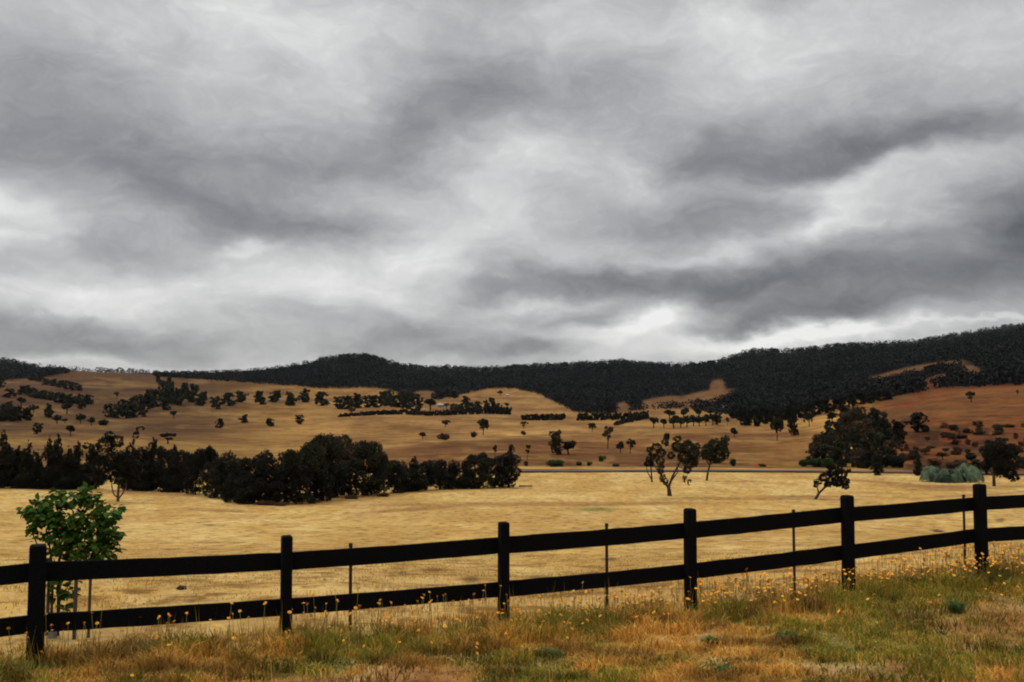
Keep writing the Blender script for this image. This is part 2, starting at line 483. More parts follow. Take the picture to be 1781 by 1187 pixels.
# ------------------------------------------------------------------ ground: one polar sheet, split at the road into ground and hills
TAN = np.array([0.46, 0.29, 0.100]); 
def inell(x, y, cx, cy, rx, ry, rot=0.0, soft=0.35):
    c, s = math.cos(math.radians(rot)), math.sin(math.radians(rot))
    dx, dy = x - cx, -(y - cy)
    u = (dx * c + dy * s) / rx; v = (-dx * s + dy * c) / ry
    return 1 - sstep(1 - soft, 1 + soft, np.sqrt(u * u + v * v))
def forest_low(x):              # lower edge of the far forest
    return np.interp(x, [-500, 0, 60, 100, 140, 180, 560, 596, 650, 690, 720, 760, 800, 830, 860, 900, 930, 960, 1000, 1060, 1130, 1160, 1200, 1260, 1300, 1340, 1400, 1450, 1500, 1560, 1640, 1700, 1781, 2300],
                        [664, 662, 660, 651, 648, 648, 676, 676, 676, 684, 694, 697, 690, 680, 676, 678, 684, 698, 718, 722, 714, 712, 712, 722, 730, 728, 716, 702, 696, 690, 676, 674, 670, 650])
CLEAR = [(1150, 699, 38, 8, 8), (1225, 691, 50, 10, 10), (1247, 676, 16, 14, 45), (1083, 709, 13, 9, 0), (1562, 649, 60, 5.5, 14), (1625, 636, 55, 4.5, 8),
         (1626, 662, 27, 7, 18), (1692, 646, 20, 9, -18), (1445, 700, 10, 4, 0), (640, 681, 40, 5, 0), (740, 686, 22, 6, 0)]
def clearing(x, y):
    m = np.zeros_like(x)
    for c in CLEAR: m = np.maximum(m, inell(x, y, *c))
    return m
def land_colour(X, Y, Z):
    r = np.hypot(X, Y); px, py = photo_xy(X, Y, Z)
    front = (Y > 0) & (np.abs(X) < Y * 1.2)
    px = np.where(front, px, np.where(X > 0, 1900, -100)); 
    n = fbm(px / 60 + 3, py / 18 + 8, 4); nb = fbm(px / 160 + 13, py / 30 + 1, 3); w = fbm(X / 2.2 + 7, Y / 2.2 + 9, 4); w2 = fbm(X / 0.7 + 70, Y / 0.7 + 19, 3)
    C = np.zeros((len(X), 3)) + TAN
    def put(col, m):
        m = np.clip(m, 0, 1)[:, None]
        C[:] = C * (1 - m) + np.array(col) * m
    far = sstep(245, 270, r)
    # --- paddock
    put((0.53, 0.375, 0.17), (1 - far) * sstep(0.46, 0.66, n) * 0.75)
    pa = fbm(X / 9 + 71, Y / 22 + 3, 4); pb = fbm(X / 3 + 11, Y / 6 + 23, 4)
    put((0.37, 0.215, 0.075), (1 - far) * sstep(0.50, 0.68, pa) * 0.7)
    put((0.52, 0.37, 0.165), (1 - far) * sstep(0.50, 0.68, pb) * 0.6)
    put((0.30, 0.18, 0.065), (1 - far) * sstep(0.56, 0.70, fbm(X / 1.6 + 5, Y / 2.6 + 29, 4)) * 0.6)
    put((0.36, 0.215, 0.075), (1 - far) * sstep(0.55, 0.75, nb) * 0.5)
    put((0.36, 0.22, 0.085), (1 - far) * sstep(20, 15, r) * 0 + (1 - far) * sstep(40, 18, r) * sstep(0.45, 0.7, w) * 0.7)
    for l in [(960, 877, 350, 3.6, 0.3), (720, 886, 90, 3, 4), (1300, 868, 160, 2.5, 0), (1620, 846, 110, 3.2, -1), (1520, 838, 60, 2, -4), (1400, 864, 90, 2.2, 0), (1690, 862, 120, 2.2, 3), (380, 888, 60, 2.5, -2), (250, 858, 220, 3, -2.5), (560, 870, 130, 7, 4), (1640, 850, 60, 5, 0)]:
        put((0.22, 0.10, 0.04), (1 - far) * inell(px, py, *l, soft=0.6) * (0.45 + 0.4 * n))  # red-brown streaks: dry grass lines, with shadow lines painted into the ground colour
    put((0.17, 0.17, 0.05), (1 - far) * inell(px, py, 1035, 886, 35, 3, 0, 0.6) * 0.9)
    for l in [(315, 1024, 9, 2.6, 0), (232, 1030, 14, 2, 0), (330, 1047, 9, 2, 0), (700, 996, 9, 2, 0), (1630, 924, 14, 2.4, -8), (1740, 905, 9, 3, 0), (820, 1008, 14, 6, 0), (940, 1005, 22, 4, 0), (1060, 973, 16, 3, 0)]:
        put((0.07, 0.045, 0.025), (1 - far) * inell(px, py, *l, soft=0.5) * 0.75)
    # --- verge this side of the fence
    fl = 10.6 + (X + 5.0) * 0.389
    vg = sstep(0.9, -0.3, Y - fl) * (r < 60)
    put((0.30, 0.17, 0.04), vg)
    put((0.16, 0.145, 0.045), vg * sstep(0.46, 0.62, fbm(X / 0.9 + 7, Y / 1.3 + 9, 4)))
    put((0.27, 0.13, 0.06), vg * sstep(0.55, 0.72, fbm(X / 1.1 + 40, Y / 1.6 + 3, 4)) * 0.9)
    put((0.44, 0.31, 0.15), vg * sstep(0.55, 0.7, w2) * 0.6)
    put((0.24, 0.12, 0.04), vg * inell(px, py, 1700, 1110, 160, 50) * 0.5)
    # --- hills
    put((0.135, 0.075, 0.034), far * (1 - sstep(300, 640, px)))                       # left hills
    put((0.29, 0.175, 0.075), far * sstep(460, 640, px) * (1 - sstep(1300, 1500, px)))  # centre flats
    put((0.30, 0.20, 0.075), far * inell(px, py, 200, 774, 330, 12, -2) * 0.8)
    put((0.20, 0.115, 0.048), far * inell(px, py, 180, 738, 260, 7, 6, 0.7) * 0.8)
    put((0.20, 0.12, 0.05), far * inell(px, py, 60, 716, 160, 5, -6, 0.7) * 0.6)
    put((0.085, 0.05, 0.022), far * inell(px, py, 160, 752, 120, 6, 4) * 0.5)
    put((0.11, 0.058, 0.028), far * inell(px, py, 260, 690, 300, 28, 0) * 0.6)
    put((0.115, 0.055, 0.03), far * inell(px, py, 20, 690, 120, 40, -10) * 0.6)
    put((0.13, 0.07, 0.036), far * inell(px, py, 215, 664, 110, 13) * 0.7)
    bank_t = np.interp(px, [560, 620, 700, 800, 900, 1000, 1100, 1200, 1300, 1400], [790, 790, 777, 768, 764, 760, 757, 752, 752, 748])
    bank = sstep(-4, 6, py - bank_t + (n - .5) * 10) * far * sstep(560, 640, px) * (1 - sstep(1380, 1450, px))
    put((0.155, 0.072, 0.028), bank * 0.9)
    put((0.10, 0.05, 0.02), bank * sstep(778, 800, py) * 0.5 * sstep(820, 900, px))
    put((0.47, 0.32, 0.145), far * inell(px, py, 820, 762, 260, 4, 4.5, 0.8) * 0.7)
    put((0.24, 0.14, 0.055), far * inell(px, py, 700, 752, 90, 10, -6, 0.6) * 0.55)
    put((0.24, 0.15, 0.06), far * inell(px, py, 860, 742, 70, 4, -14, 0.6) * 0.6)
    put((0.25, 0.14, 0.06), far * inell(px, py, 1300, 745, 80, 12, 0, 0.6) * 0.5)
    put((0.30, 0.165, 0.065), far * inell(px, py, 1370, 790, 90, 24, 12, 0.6) * 0.6)
    rh = sstep(1470, 1570, px + (740 - py) * 0.4) * far
    put((0.19, 0.075, 0.025), rh)
    n3 = fbm(px / 22 + 33, py / 11 + 8, 4)
    put((0.055, 0.026, 0.014), rh * sstep(0.5, 0.66, n3) * sstep(690, 730, py) * 0.9)
    put((0.19, 0.046, 0.017), rh * sstep(0.52, 0.66, fbm(px / 30 + 3, py / 9 + 48, 4)) * 0.8)
    put((0.24, 0.105, 0.036), rh * inell(px, py, 1730, 705, 130, 34, 5) * 0.8)
    put((0.05, 0.03, 0.016), rh * sstep(760, 800, py) * sstep(0.35, 0.6, n3) * 0.8)
    put((0.10, 0.14, 0.03), far * inell(px, py, 1560, 690, 26, 5, -10, .7) * 0.35 * (.5 + n))
    put((0.15, 0.080, 0.034), far * sstep(0.50, 0.66, fbm(px / 70 + 91, py / 8 + 17, 4)) * 0.6)
    put((0.36, 0.245, 0.105), far * (px < 1450) * sstep(0.54, 0.70, fbm(px / 50 + 31, py / 6 + 77, 4)) * 0.45)
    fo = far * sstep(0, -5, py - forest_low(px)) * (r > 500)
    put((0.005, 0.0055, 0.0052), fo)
    cl = np.maximum(clearing(px, py), clearing(px, py - 4)) * fo
    put((0.16, 0.09, 0.045), cl)
    put((0.18, 0.06, 0.03), cl * inell(px, py, 1628, 662, 40, 9, 18))
    strip = far * inell(px, py, 1100, 815, 420, 2.6, -0.4, 0.4)
    put((0.45, 0.30, 0.12), strip * 0.8)
    C *= (1 - .22 * rh)[:, None]
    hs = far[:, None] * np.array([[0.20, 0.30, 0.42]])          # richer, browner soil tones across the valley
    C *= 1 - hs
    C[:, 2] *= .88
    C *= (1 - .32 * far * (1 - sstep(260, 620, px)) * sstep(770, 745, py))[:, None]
    return C
ang = np.concatenate([np.arange(-180, -34, 3.0), np.arange(-34, 34, 0.14), np.arange(34, 180, 3.0)])
ang = np.radians(ang); NA = len(ang)
def sheet(name, rad, m, back=False):
    R, A = np.meshgrid(rad, ang, indexing='ij')
    X = (R * np.sin(A)).ravel(); Y = (R * np.cos(A)).ravel()
    Z = height(X, Y)
    nr = len(rad)
    i, j = np.meshgrid(np.arange(nr - 1), np.arange(NA), indexing='ij')
    j2 = (j + 1) % NA
    Q = np.stack([i * NA + j, i * NA + j2, (i + 1) * NA + j2, (i + 1) * NA + j], -1).reshape(-1, 4)[:, ::-1]
    V = np.stack([X, Y, Z], 1)
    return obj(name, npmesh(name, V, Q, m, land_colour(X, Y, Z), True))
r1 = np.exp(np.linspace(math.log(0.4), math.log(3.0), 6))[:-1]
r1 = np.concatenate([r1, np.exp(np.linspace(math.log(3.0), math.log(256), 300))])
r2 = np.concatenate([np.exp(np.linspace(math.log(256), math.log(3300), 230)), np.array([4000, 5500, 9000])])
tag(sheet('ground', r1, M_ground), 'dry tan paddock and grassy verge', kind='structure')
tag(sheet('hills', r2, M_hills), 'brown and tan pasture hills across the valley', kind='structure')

# road across the valley
def strip_obj(name, x0, x1, yfun, wid, m, lift=0.06, n=120):
    xs = np.linspace(x0, x1, n)
    g = ground_at(xs, np.array([yfun(x) for x in xs]))
    d = g[:, 1]; d = np.convolve(np.pad(d, 8, mode='edge'), np.ones(17) / 17, 'valid')
    X = g[:, 0] / g[:, 1] * d
    V = []
    for k in range(5):
        o = (k / 4 - 0.5) * wid
        yy = d + o; xx = X
        V.append(np.stack([xx, yy, height(xx, yy) + lift], 1))
    V = np.concatenate(V)
    Q = [(k * n + i, k * n + i + 1, (k + 1) * n + i + 1, (k + 1) * n + i) for k in range(4) for i in range(n - 1)]
    return obj(name, npmesh(name, V, np.array(Q), m, None, True))
tag(strip_obj('road', 600, 2100, lambda x: np.interp(x, [600, 900, 1200, 1500, 1700, 2100], [823, 821.5, 820, 822, 825, 830]), 9, M_road, 0.35), 'thin dark road across the valley floor', kind='structure')

# ------------------------------------------------------------------ foliage
def leaves(lobes, n, size, seed, tint=0.35, squash=1.0, droop=0.0, shell=0.45):
    """leaf cards spread through ellipsoid lobes [(x,y,z,rx,ry,rz)] -> V, quads, colours"""
    g = np.random.default_rng(seed)
    vol = np.array([l[3] * l[4] * l[5] for l in lobes]) ** 0.75
    cnt = np.maximum(1, (n * vol / vol.sum()).astype(int))
    P = []; C = []
    for l, c in zip(lobes, cnt):
        d = g.normal(size=(c, 3)); d /= np.linalg.norm(d, axis=1)[:, None]
        rr = (shell + (1 - shell) * g.random(c)) * (0.82 + 0.3 * g.random(c))
        # clump the leaves into sprays
        k = max(3, c // 14)
        cd = g.normal(size=(k, 3)); cd /= np.linalg.norm(cd, axis=1)[:, None]
        ci = g.integers(0, k, c)
        d = d * 0.42 + cd[ci]; d /= np.linalg.norm(d, axis=1)[:, None]
        crr = (0.6 + 0.5 * g.random(k))[ci]
        p = d * (rr * 0.45 + 0.55 * crr)[:, None] * np.array(l[3:6]) + np.array(l[:3])
        P.append(p)
        cb = (1 - tint + 2 * tint * g.random(k))[ci] * (0.85 + 0.3 * g.random(c))
        C.append(cb)
    P = np.concatenate(P); C = np.concatenate(C)
    m = len(P)
    a = g.normal(size=(m, 3)); a[:, 2] -= droop; a /= np.linalg.norm(a, axis=1)[:, None]
    b = np.cross(a, g.normal(size=(m, 3))); b /= np.linalg.norm(b, axis=1)[:, None]
    s = size * (0.6 + 0.8 * g.random(m))[:, None]
    a = a * s; b = b * s * 0.55 * squash
    V = np.stack([P - a, P - b * 1.0 + a * 0.1, P + a, P + b + a * 0.1], 1).reshape(-1, 3)
    Q = np.arange(4 * m).reshape(-1, 4)
    hue = g.random(m)
    c3 = np.stack([C * (0.95 + 0.25 * hue), C, C * (1.05 - 0.2 * hue)], 1)
    return V, Q, np.repeat(c3, 4, 0)

def crown_lobes(kind, seed):
    g = np.random.default_rng(seed)
    L = []
    if kind == 'conifer':       # height 1, width about 0.5
        for i in range(15):
            z = 0.05 + 0.85 * i / 14
            r = 0.26 * (1 - 0.78 * (i / 14) ** 1.3) * (0.8 + 0.4 * g.random())
            a = g.random() * 6.28
            L.append((math.cos(a) * r * 0.5, math.sin(a) * r * 0.5, z, r, r, 0.10))
        L.append((0, 0, 0.95, 0.03, 0.03, 0.07))
        L.append((0.05, 0, 0.86, 0.03, 0.03, 0.07))
        for i in range(5):
            a = g.random() * 6.28; L.append((math.cos(a) * 0.13, math.sin(a) * 0.13, 0.5 + 0.3 * g.random(), 0.035, 0.035, 0.12))
    elif kind == 'broad':       # wide crown, uneven
        for i in range(13):
            a = g.random() * 6.28; r = 0.34 * math.sqrt(g.random()); z = 0.52 + 0.34 * g.random() * (1 - r)
            q = 0.11 + 0.09 * g.random()
            L.append((math.cos(a) * r, math.sin(a) * r, z, q * 1.15, q * 1.15, q * 0.85))
        for i in range(4):
            a = g.random() * 6.28
            L.append((math.cos(a) * 0.3, math.sin(a) * 0.3, 0.36 + 0.1 * g.random(), 0.1, 0.1, 0.09))
    elif kind == 'full':        # crown down to near the ground
        for i in range(22):
            a = g.random() * 6.28; z = 0.06 + 0.84 * (i / 21); r = 0.30 * math.sqrt(g.random()) * math.sqrt(max(0.1, 1 - ((z - 0.45) / 0.55) ** 2))
            q = 0.12 + 0.08 * g.random()
            L.append((math.cos(a) * r, math.sin(a) * r, z, q, q, q * 0.9))
    elif kind == 'round':
        for i in range(10):
            a = g.random() * 6.28; r = 0.22 * math.sqrt(g.random()); z = 0.48 + 0.30 * g.random()
            q = 0.17 + 0.07 * g.random()
            L.append((math.cos(a) * r, math.sin(a) * r, z, q, q, q * 0.85))
    elif kind == 'bush':        # width 1.4, height 1 dome to the ground
        for i in range(12):
            a = g.random() * 6.28; r = 0.42 * math.sqrt(g.random()); z = 0.2 + 0.5 * g.random() * (1 - r)
            q = 0.22 + 0.1 * g.random()
            L.append((math.cos(a) * r, math.sin(a) * r, z, q, q, q))
    elif kind == 'umbrella':
        for i in range(13):
            a = g.random() * 6.28; r = 0.5 * math.sqrt(g.random())
            L.append((math.cos(a) * r, math.sin(a) * r, 0.62 + 0.22 * (1 - (r / 0.5) ** 2) * g.random() + 0.04, 0.17, 0.17, 0.13))
        L.append((0.1, 0, 0.4, 0.25, 0.25, 0.1))
    elif kind == 'sparse':
        for i in range(9):
            a = g.random() * 6.28; r = 0.26 * math.sqrt(g.random()); z = 0.5 + 0.42 * g.random()
            q = 0.07 + 0.06 * g.random()
            L.append((math.cos(a) * r, math.sin(a) * r, z, q * 1.2, q * 1.2, q))
    return L
def trunk_mesh(kind, lobes, seed, m):
    g = random.Random(seed)
    parts = []
    top = {'conifer': 0.9, 'broad': 0.6, 'full': 0.6, 'round': 0.55, 'bush': 0.4, 'umbrella': 0.55, 'sparse': 0.7}[kind]
    r0 = {'conifer': 0.018, 'broad': 0.032, 'full': 0.025, 'round': 0.045, 'bush': 0.03, 'umbrella': 0.05, 'sparse': 0.03}[kind]
    bx, by = g.uniform(-.03, .03), g.uniform(-.03, .03)
    parts.append(tube([(0, 0, -0.06), (bx, by, top * 0.4), (bx * 1.6, by * 1.6, top * 0.75), (bx * 1.2, by, top)], [r0 * 1.25, r0 * 0.85, r0 * 0.55, r0 * 0.15]))
    if kind != 'conifer':
        for l in lobes[:9]:
            z0 = top * g.uniform(0.35, 0.7)
            t = Vector(l[:3]); s_ = Vector((bx, by, z0))
            mid = (s_ + t) / 2 + Vector((0, 0, -0.03))
            parts.append(tube([s_, mid, t], [r0 * 0.5, r0 * 0.35, r0 * 0.1], 5))
    v, q = merge(parts)
    return npmesh('trunk', v, q, m, None, True)
PROTO = {}
def proto(kind, var, lod, leafm, barkm):
    key = (kind, var, lod, leafm.name)
    if key not in PROTO:
        seed = (['conifer', 'broad', 'full', 'round', 'bush', 'umbrella', 'sparse'].index(kind) + 1) * 100 + var
        L = crown_lobes(kind, seed)
        n, size = {2: (8500, 0.021), 1: (2600, 0.042), 0: (800, 0.078)}[lod]
        if kind == 'bush': n = int(n * 1.6); size *= 1.15
        if kind == 'sparse': n = int(n * 0.5)
        if kind == 'conifer': V, Q, C = leaves(L, int(n * 1.2), size * 1.1, seed, 0.4, 0.7, 0.2, 0.1)
        else: V, Q, C = leaves(L, n, size, seed, 0.45, 1.0, 0.0, 0.25)
        # keep foliage above the soil
        V[:, 2] = np.maximum(V[:, 2], 0.012)
        PROTO[key] = (npmesh('crown', V, Q, leafm, C), trunk_mesh(kind, L, seed, barkm))
    return PROTO[key]
USED = {}
def tree_at(pos, hgt, wid, kind, leafm, name, label, cat, group=None, barkm=None, lod=None, var=None, rz=None, lean=None, base_w=None):
    d = math.hypot(pos[0], pos[1])
    if lod is None: lod = 2 if d < 200 else (1 if d < 520 else 0)
    if var is None: var = random.randrange(4)
    cr, tr = proto(kind, var, lod, leafm, barkm or M_bark)
    nat = {'conifer': 0.56, 'broad': 0.95, 'full': 0.72, 'round': 0.74, 'bush': 1.3, 'umbrella': 1.25, 'sparse': 0.72}[kind]
    o = empty(name, pos, random.random() * 6.28 if rz is None else rz)
    sxy = wid / nat
    o.scale = (sxy, sxy, hgt)
    if lean: o.rotation_euler = (lean[1], lean[0], o.rotation_euler.z)
    tag(o, label, cat, group)
    if kind == 'bush': obj('foliage', cr, o)
    else:
        obj('crown', cr, o); obj('trunk', tr, o)
    return o
def px_tree(x, yb, hp, wp, kind, leafm, name, label, cat='tree', group=None, **kw):
    g = ground_at([x], [yb])[0]
    d = g[1]; s = d / (F * CT) * 1.0
    return tree_at(tuple(g), hp * s, wp * s, kind, leafm, name, label, cat, group, **kw)

# --- far forest on the hills (nobody could count it)
def forest():
    g = np.random.default_rng(5)
    n = 15000
    x = g.uniform(-60, 1850, n)
    lo = forest_low(x); hi = np.interp(x, SKX, SKY_)
    y = hi + 0.5 + g.random(n) * (lo - hi)
    keep = (clearing(x, y) < 0.35) & (clearing(x, y - 5) < 0.35) & (lo - hi > 1.0)
    keep &= g.random(n) < np.clip((lo - hi) / 80 + 0.25, 0.2, 1)
    keep &= ~((x > 150) & (x < 270) & (y > 651))
    x, y = x[keep], y[keep]
    P = ground_at(x, y)
    # a rim of trees on the skyline itself
    xs = g.uniform(-60, 1850, 2600)
    ok = (xs < 60) | (xs > 555) | ((xs < 260) & (g.random(len(xs)) < 0.35))
    xs = xs[ok]
    u = (xs - 890.5) / F
    dd = g.uniform(2450, 2620, len(xs))
    R = np.stack([u * dd, dd, height(u * dd, dd)], 1)
    P = np.concatenate([P, R])
    k = 40; m = len(P)
    hgt = g.uniform(6, 14, m) * np.interp(P[:, 1], [500, 1500, 2600], [0.62, 0.9, 1.0]); rad = hgt * g.uniform(0.42, 0.62, m)
    tone = 0.35 + 1.5 * sstep(.3, .7, fbm(P[:, 0] / 120, P[:, 1] / 120, 4)) * g.uniform(0.7, 1.1, m)
    d = g.normal(size=(m, k, 3)); d /= np.linalg.norm(d, axis=2)[..., None]
    c = P[:, None, :] + np.stack([d[..., 0] * rad[:, None], d[..., 1] * rad[:, None], hgt[:, None] * (0.52 + 0.42 * d[..., 2])], -1) * 1.0
    c = c.reshape(-1, 3); mm = len(c)
    a = g.normal(size=(mm, 3)); a /= np.linalg.norm(a, axis=1)[:, None]
    b = np.cross(a, g.normal(size=(mm, 3))); b /= np.linalg.norm(b, axis=1)[:, None]
    s = np.repeat(hgt, k)[:, None] * g.uniform(0.06, 0.13, (mm, 1))
    V = np.stack([c - a * s, c - b * s, c + a * s, c + b * s], 1).reshape(-1, 3)
    t = np.repeat(tone, k) * g.uniform(0.9, 1.1, mm)
    Ccol = np.stack([t * 1.0, t, t * 1.05], 1)
    return obj('forest', npmesh('forest', V, np.arange(4 * mm).reshape(-1, 4), M_forest, np.repeat(Ccol, 4, 0)))
tag(forest(), 'dark dense forest covering the far hills and ridge', 'forest', kind='stuff')

# --- custom trees described in the photograph's own proportions: u right, v up (pixels), w depth (pixels)
def custom_tree(name, x, yb, limbs, lobes, leafm, barkm, label, cat='tree', group=None, n=5000, size=1.9, seed=1, tint=0.45, shell=0.45, leafsq=1.0, d=None):
    g0 = ground_at([x], [yb])[0] if d is None else np.array([*at(x, yb, d)])
    s = g0[1] / F
    o = empty(name, tuple(g0)); tag(o, label, cat, group)
    V, Q, C = leaves([(u * s, w * s, v * s, ru * s, rw * s, rv * s) for (u, v, w, ru, rv, rw) in lobes], n, size * s, seed, tint, leafsq, 0.3, shell)
    V[:, 2] = np.maximum(V[:, 2], 0.05)
    obj('crown', npmesh('crown', V, Q, leafm, C), o)
    parts = []
    for pts, r0, r1_ in limbs:
        m = len(pts)
        parts.append(tube([(p[0] * s, p[2] * s, p[1] * s) for p in pts], [(r0 + (r1_ - r0) * i / (m - 1)) * s for i in range(m)], 8))
    v, q = merge(parts)
    obj('trunk', npmesh('trunk', v, q, barkm, None, True), o)
    return o
custom_tree('paddock_tree', 1165, 863,
    [([(0,-3,0),(-1,8,0),(-2,16,0)], 4.2, 3.0), ([(-2,14,0),(-12,28,-3),(-18,50,-5),(-16,75,-3)], 2.4, 0.8), ([(-2,15,0),(6,34,4),(16,52,6),(24,70,3)], 2.4, 0.8),
     ([(2,24,2),(14,42,-4),(12,60,-6)], 1.3, 0.5), ([(-12,30,-3),(-26,52,2),(-30,74,2)], 1.2, 0.5), ([(20,60,4),(38,66,0),(44,86,0)], 1.2, .5), ([(16,50,4),(32,44,5),(30,26,5)], 0.9, .3)],
    [(-22,84,0,10,8,8),(-33,80,3,7,6,7),(-14,74,4,9,9,9),(-17,60,-4,9,9,8),(-15,46,2,8,9,7),(-12,32,0,6,9,6),(-7,24,0,5,8,5),(-6,92,0,8,7,7),(3,70,2,8,7,8),
     (15,84,0,13,11,12),(32,84,3,14,13,12),(42,74,-2,11,14,11),(26,66,2,14,13,12),(36,56,0,13,10,10),(44,60,4,8,10,8),(30,45,0,9,7,8),(48,84,0,6,9,6),(26,30,0,4,7,4),(34,24,0,4,6,4),(14,98,0,8,6,7)],
    M_euc, M_bark, 'largest forked tree standing alone in the dry paddock, its crown split in two clumps', n=9000, size=1.5, seed=11)
custom_tree('paddock_tree', 1134, 839,
    [([(0,-2,0),(-1,18,0),(-3,38,0)], 1.7, 0.8), ([(-1,5,0),(-8,18,0),(-10,32,0)], 1.1, 0.5)],
    [(-3,38,0,8,7,7),(-8,32,0,6,6,6),(4,44,2,7,6,6),(0,30,0,5,5,5),(-2,48,0,5,4,5)], M_euc, M_bark,
    'small thin forked tree just behind and left of the largest paddock tree', n=1500, size=1.5, seed=12)
custom_tree('paddock_tree', 1229, 836,
    [([(0,-2,0),(2,12,0),(6,28,0),(10,48,0)], 2.1, 1.0), ([(5,26,0),(22,40,0),(28,52,0)], 1.3, 0.5), ([(5,26,0),(-3,40,0),(-4,52,0)], 1.1, 0.5)],
    [(2,52,0,12,12,12),(14,60,0,13,13,12),(26,54,0,13,12,12),(8,42,0,12,10,10),(22,40,0,13,9,11),(32,66,0,9,10,9),(34,46,0,8,10,8),(-4,44,0,7,9,7),(16,34,0,12,5,9),(36,72,0,5,7,5)],
    M_euc, M_bark, 'dense round-crowned tree on a bare curved trunk, right of the largest paddock tree', n=5200, size=1.6, seed=13)
custom_tree('leaning_tree', 1417, 869,
    [([(0,-2,0),(7,10,0),(16,19,0),(30,28,0)], 2.6, 1.2), ([(7,10,0),(5,20,0),(0,26,0)], 1.5, 0.6), ([(16,19,0),(22,34,0),(32,44,0)], 1.4, .5), ([(28,27,0),(44,24,0),(54,22,0)], 1.1, .4)],
    [(6,30,0,8,6,7),(18,38,0,11,9,10),(32,46,0,13,11,11),(46,44,0,12,10,10),(52,32,0,10,8,9),(40,30,0,13,9,11),(26,26,0,10,6,9),(54,22,0,8,5,7),(30,56,0,9,5,8),(44,56,0,6,5,6),(3,24,0,5,4,4),(60,50,0,4,6,4)],
    M_conifer, M_bark, 'dark tree leaning to the right with a low slanting trunk in the paddock', n=5600, size=1.5, seed=14)
custom_tree('paddock_tree', 1729, 846,
    [([(0,-2,0),(0,20,0),(4,46,0)], 3.0, 1.5), ([(0,20,0),(-14,34,0),(-16,48,0)], 1.4, .5), ([(2,24,0),(22,36,0),(28,50,0)], 1.5, .5)],
    [(-8,58,0,16,14,14),(8,66,0,17,14,14),(24,60,0,15,13,13),(34,44,0,13,14,12),(2,42,0,18,15,15),(20,36,0,16,16,14),(28,22,0,12,11,10),(12,24,0,13,10,11),(-12,38,0,10,10,9),(40,62,0,8,8,8),(-14,26,0,5,8,5),(34,14,0,10,7,8)],
    M_conifer, M_bark, 'big heavy dark tree with drooping crown beside the grey-green shrubs at the right', n=8200, size=1.8, seed=15)
custom_tree('paddock_tree', 205, 873,
    [([(0,-3,0),(0,12,0),(1,30,0),(2,60,0)], 2.6, 1.5), ([(0,4,0),(8,14,0),(13,24,0),(15,40,0)], 1.6, .8), ([(0,6,0),(-8,14,0),(-11,26,0),(-12,46,0)], 1.5, .7), ([(2,58,0),(22,86,0),(30,116,0)], 1.3, .6)],
    [(-30,62,0,18,20,14),(-10,70,0,20,22,16),(10,66,0,20,22,16),(26,54,0,16,18,13),(-22,98,0,18,16,13),(-18,114,0,10,8,8),(-4,104,0,14,12,10),(-42,88,0,12,12,9),(-56,96,0,8,7,6),(20,90,0,9,8,7),(28,116,0,7,8,5),(36,126,0,8,4,5),(22,104,0,4,9,4),(-34,40,0,16,13,12),(0,42,0,20,13,14),(30,36,0,12,10,10)],
    M_conifer, M_palebark, 'tall dark tree with reddish forked trunk standing before the conifer row at the left', n=10000, size=1.8, seed=16)

# --- the dark row across the paddock
def row(lst, kind, m, name, label, cat, group, **kw):
    for (x, yb, yt, w) in lst:
        px_tree(x, yb, yb - yt, w, kind, m, name, label, cat, group, **kw)
GR = 'dark trees of the long row across the paddock'
row([(4,850,750,42)], 'conifer', M_conifer, 'conifer', 'tall pointed conifer at the far left end of the dark row', 'conifer', GR)
row([(30,849,776,40),(48,850,768,36),(64,851,784,34),(118,852,778,38),(133,850,768,38),(160,851,774,44),(-22,850,770,44),(20,845,780,40),(-50,850,765,44)], 'conifer', M_conifer, 'conifer',
    'dark pointed conifer packed into the left part of the long row', 'conifer', GR)
row([(84,851,760,30)], 'conifer', M_conifer, 'conifer', 'left of two slender twin-peaked conifers in the row above the leafy shrub', 'conifer', GR)
row([(98,851,754,34)], 'conifer', M_conifer, 'conifer', 'right of two slender twin-peaked conifers in the row above the leafy shrub', 'conifer', GR)
row([(240,854,782,46),(286,855,780,44),(318,857,786,42),(222,853,785,44)], 'full', M_conifer, 'bushy_tree', 'dark bushy tree in the row between the forked tree and the low gap', 'tree', GR)
row([(264,854,762,44)], 'conifer', M_conifer, 'conifer', 'round-shouldered conifer rising right of the tall forked tree', 'conifer', GR)
row([(302,856,774,36)], 'conifer', M_conifer, 'conifer', 'narrow ragged conifer just left of the low gap in the row', 'conifer', GR)
row([(358,864,772,52)], 'broad', M_conifer, 'bushy_tree', 'feathery dark tree right of the low gap in the row', 'tree', GR)
row([(340,860,792,40),(385,868,795,50),(372,866,805,44),(412,874,800,56),(440,876,795,56),(462,877,788,50),(400,866,790,50)], 'full', M_conifer, 'bushy_tree',
    'low dark bushy tree in the middle stretch of the row', 'tree', GR)
row([(495,877,775,66),(535,874,762,70),(560,868,750,70)], 'broad', M_euc, 'eucalypt', 'dense spreading eucalypt in the tall middle clump of the row', 'tree', GR)
row([(597,862,744,96)], 'broad', M_olive, 'eucalypt', 'tallest broad crown of the row, tinged reddish brown', 'tree', GR, rz=0.8, var=1)
row([(634,862,756,60)], 'broad', M_euc, 'eucalypt', 'crown with a hooked right edge beside the tallest reddish one', 'tree', GR)
row([(668,860,781,46)], 'broad', M_euc, 'eucalypt', 'small arched dark crown on the right shoulder of the tall clump', 'tree', GR)
row([(480,878,815,60),(515,877,805,62),(548,872,800,60),(582,866,795,60),(612,864,800,52),(646,862,805,50),(684,858,800,50),(430,877,820,50)], 'full', M_conifer, 'bushy_tree',
    'dark low-branched tree at the foot of the tall middle clump', 'tree', GR)
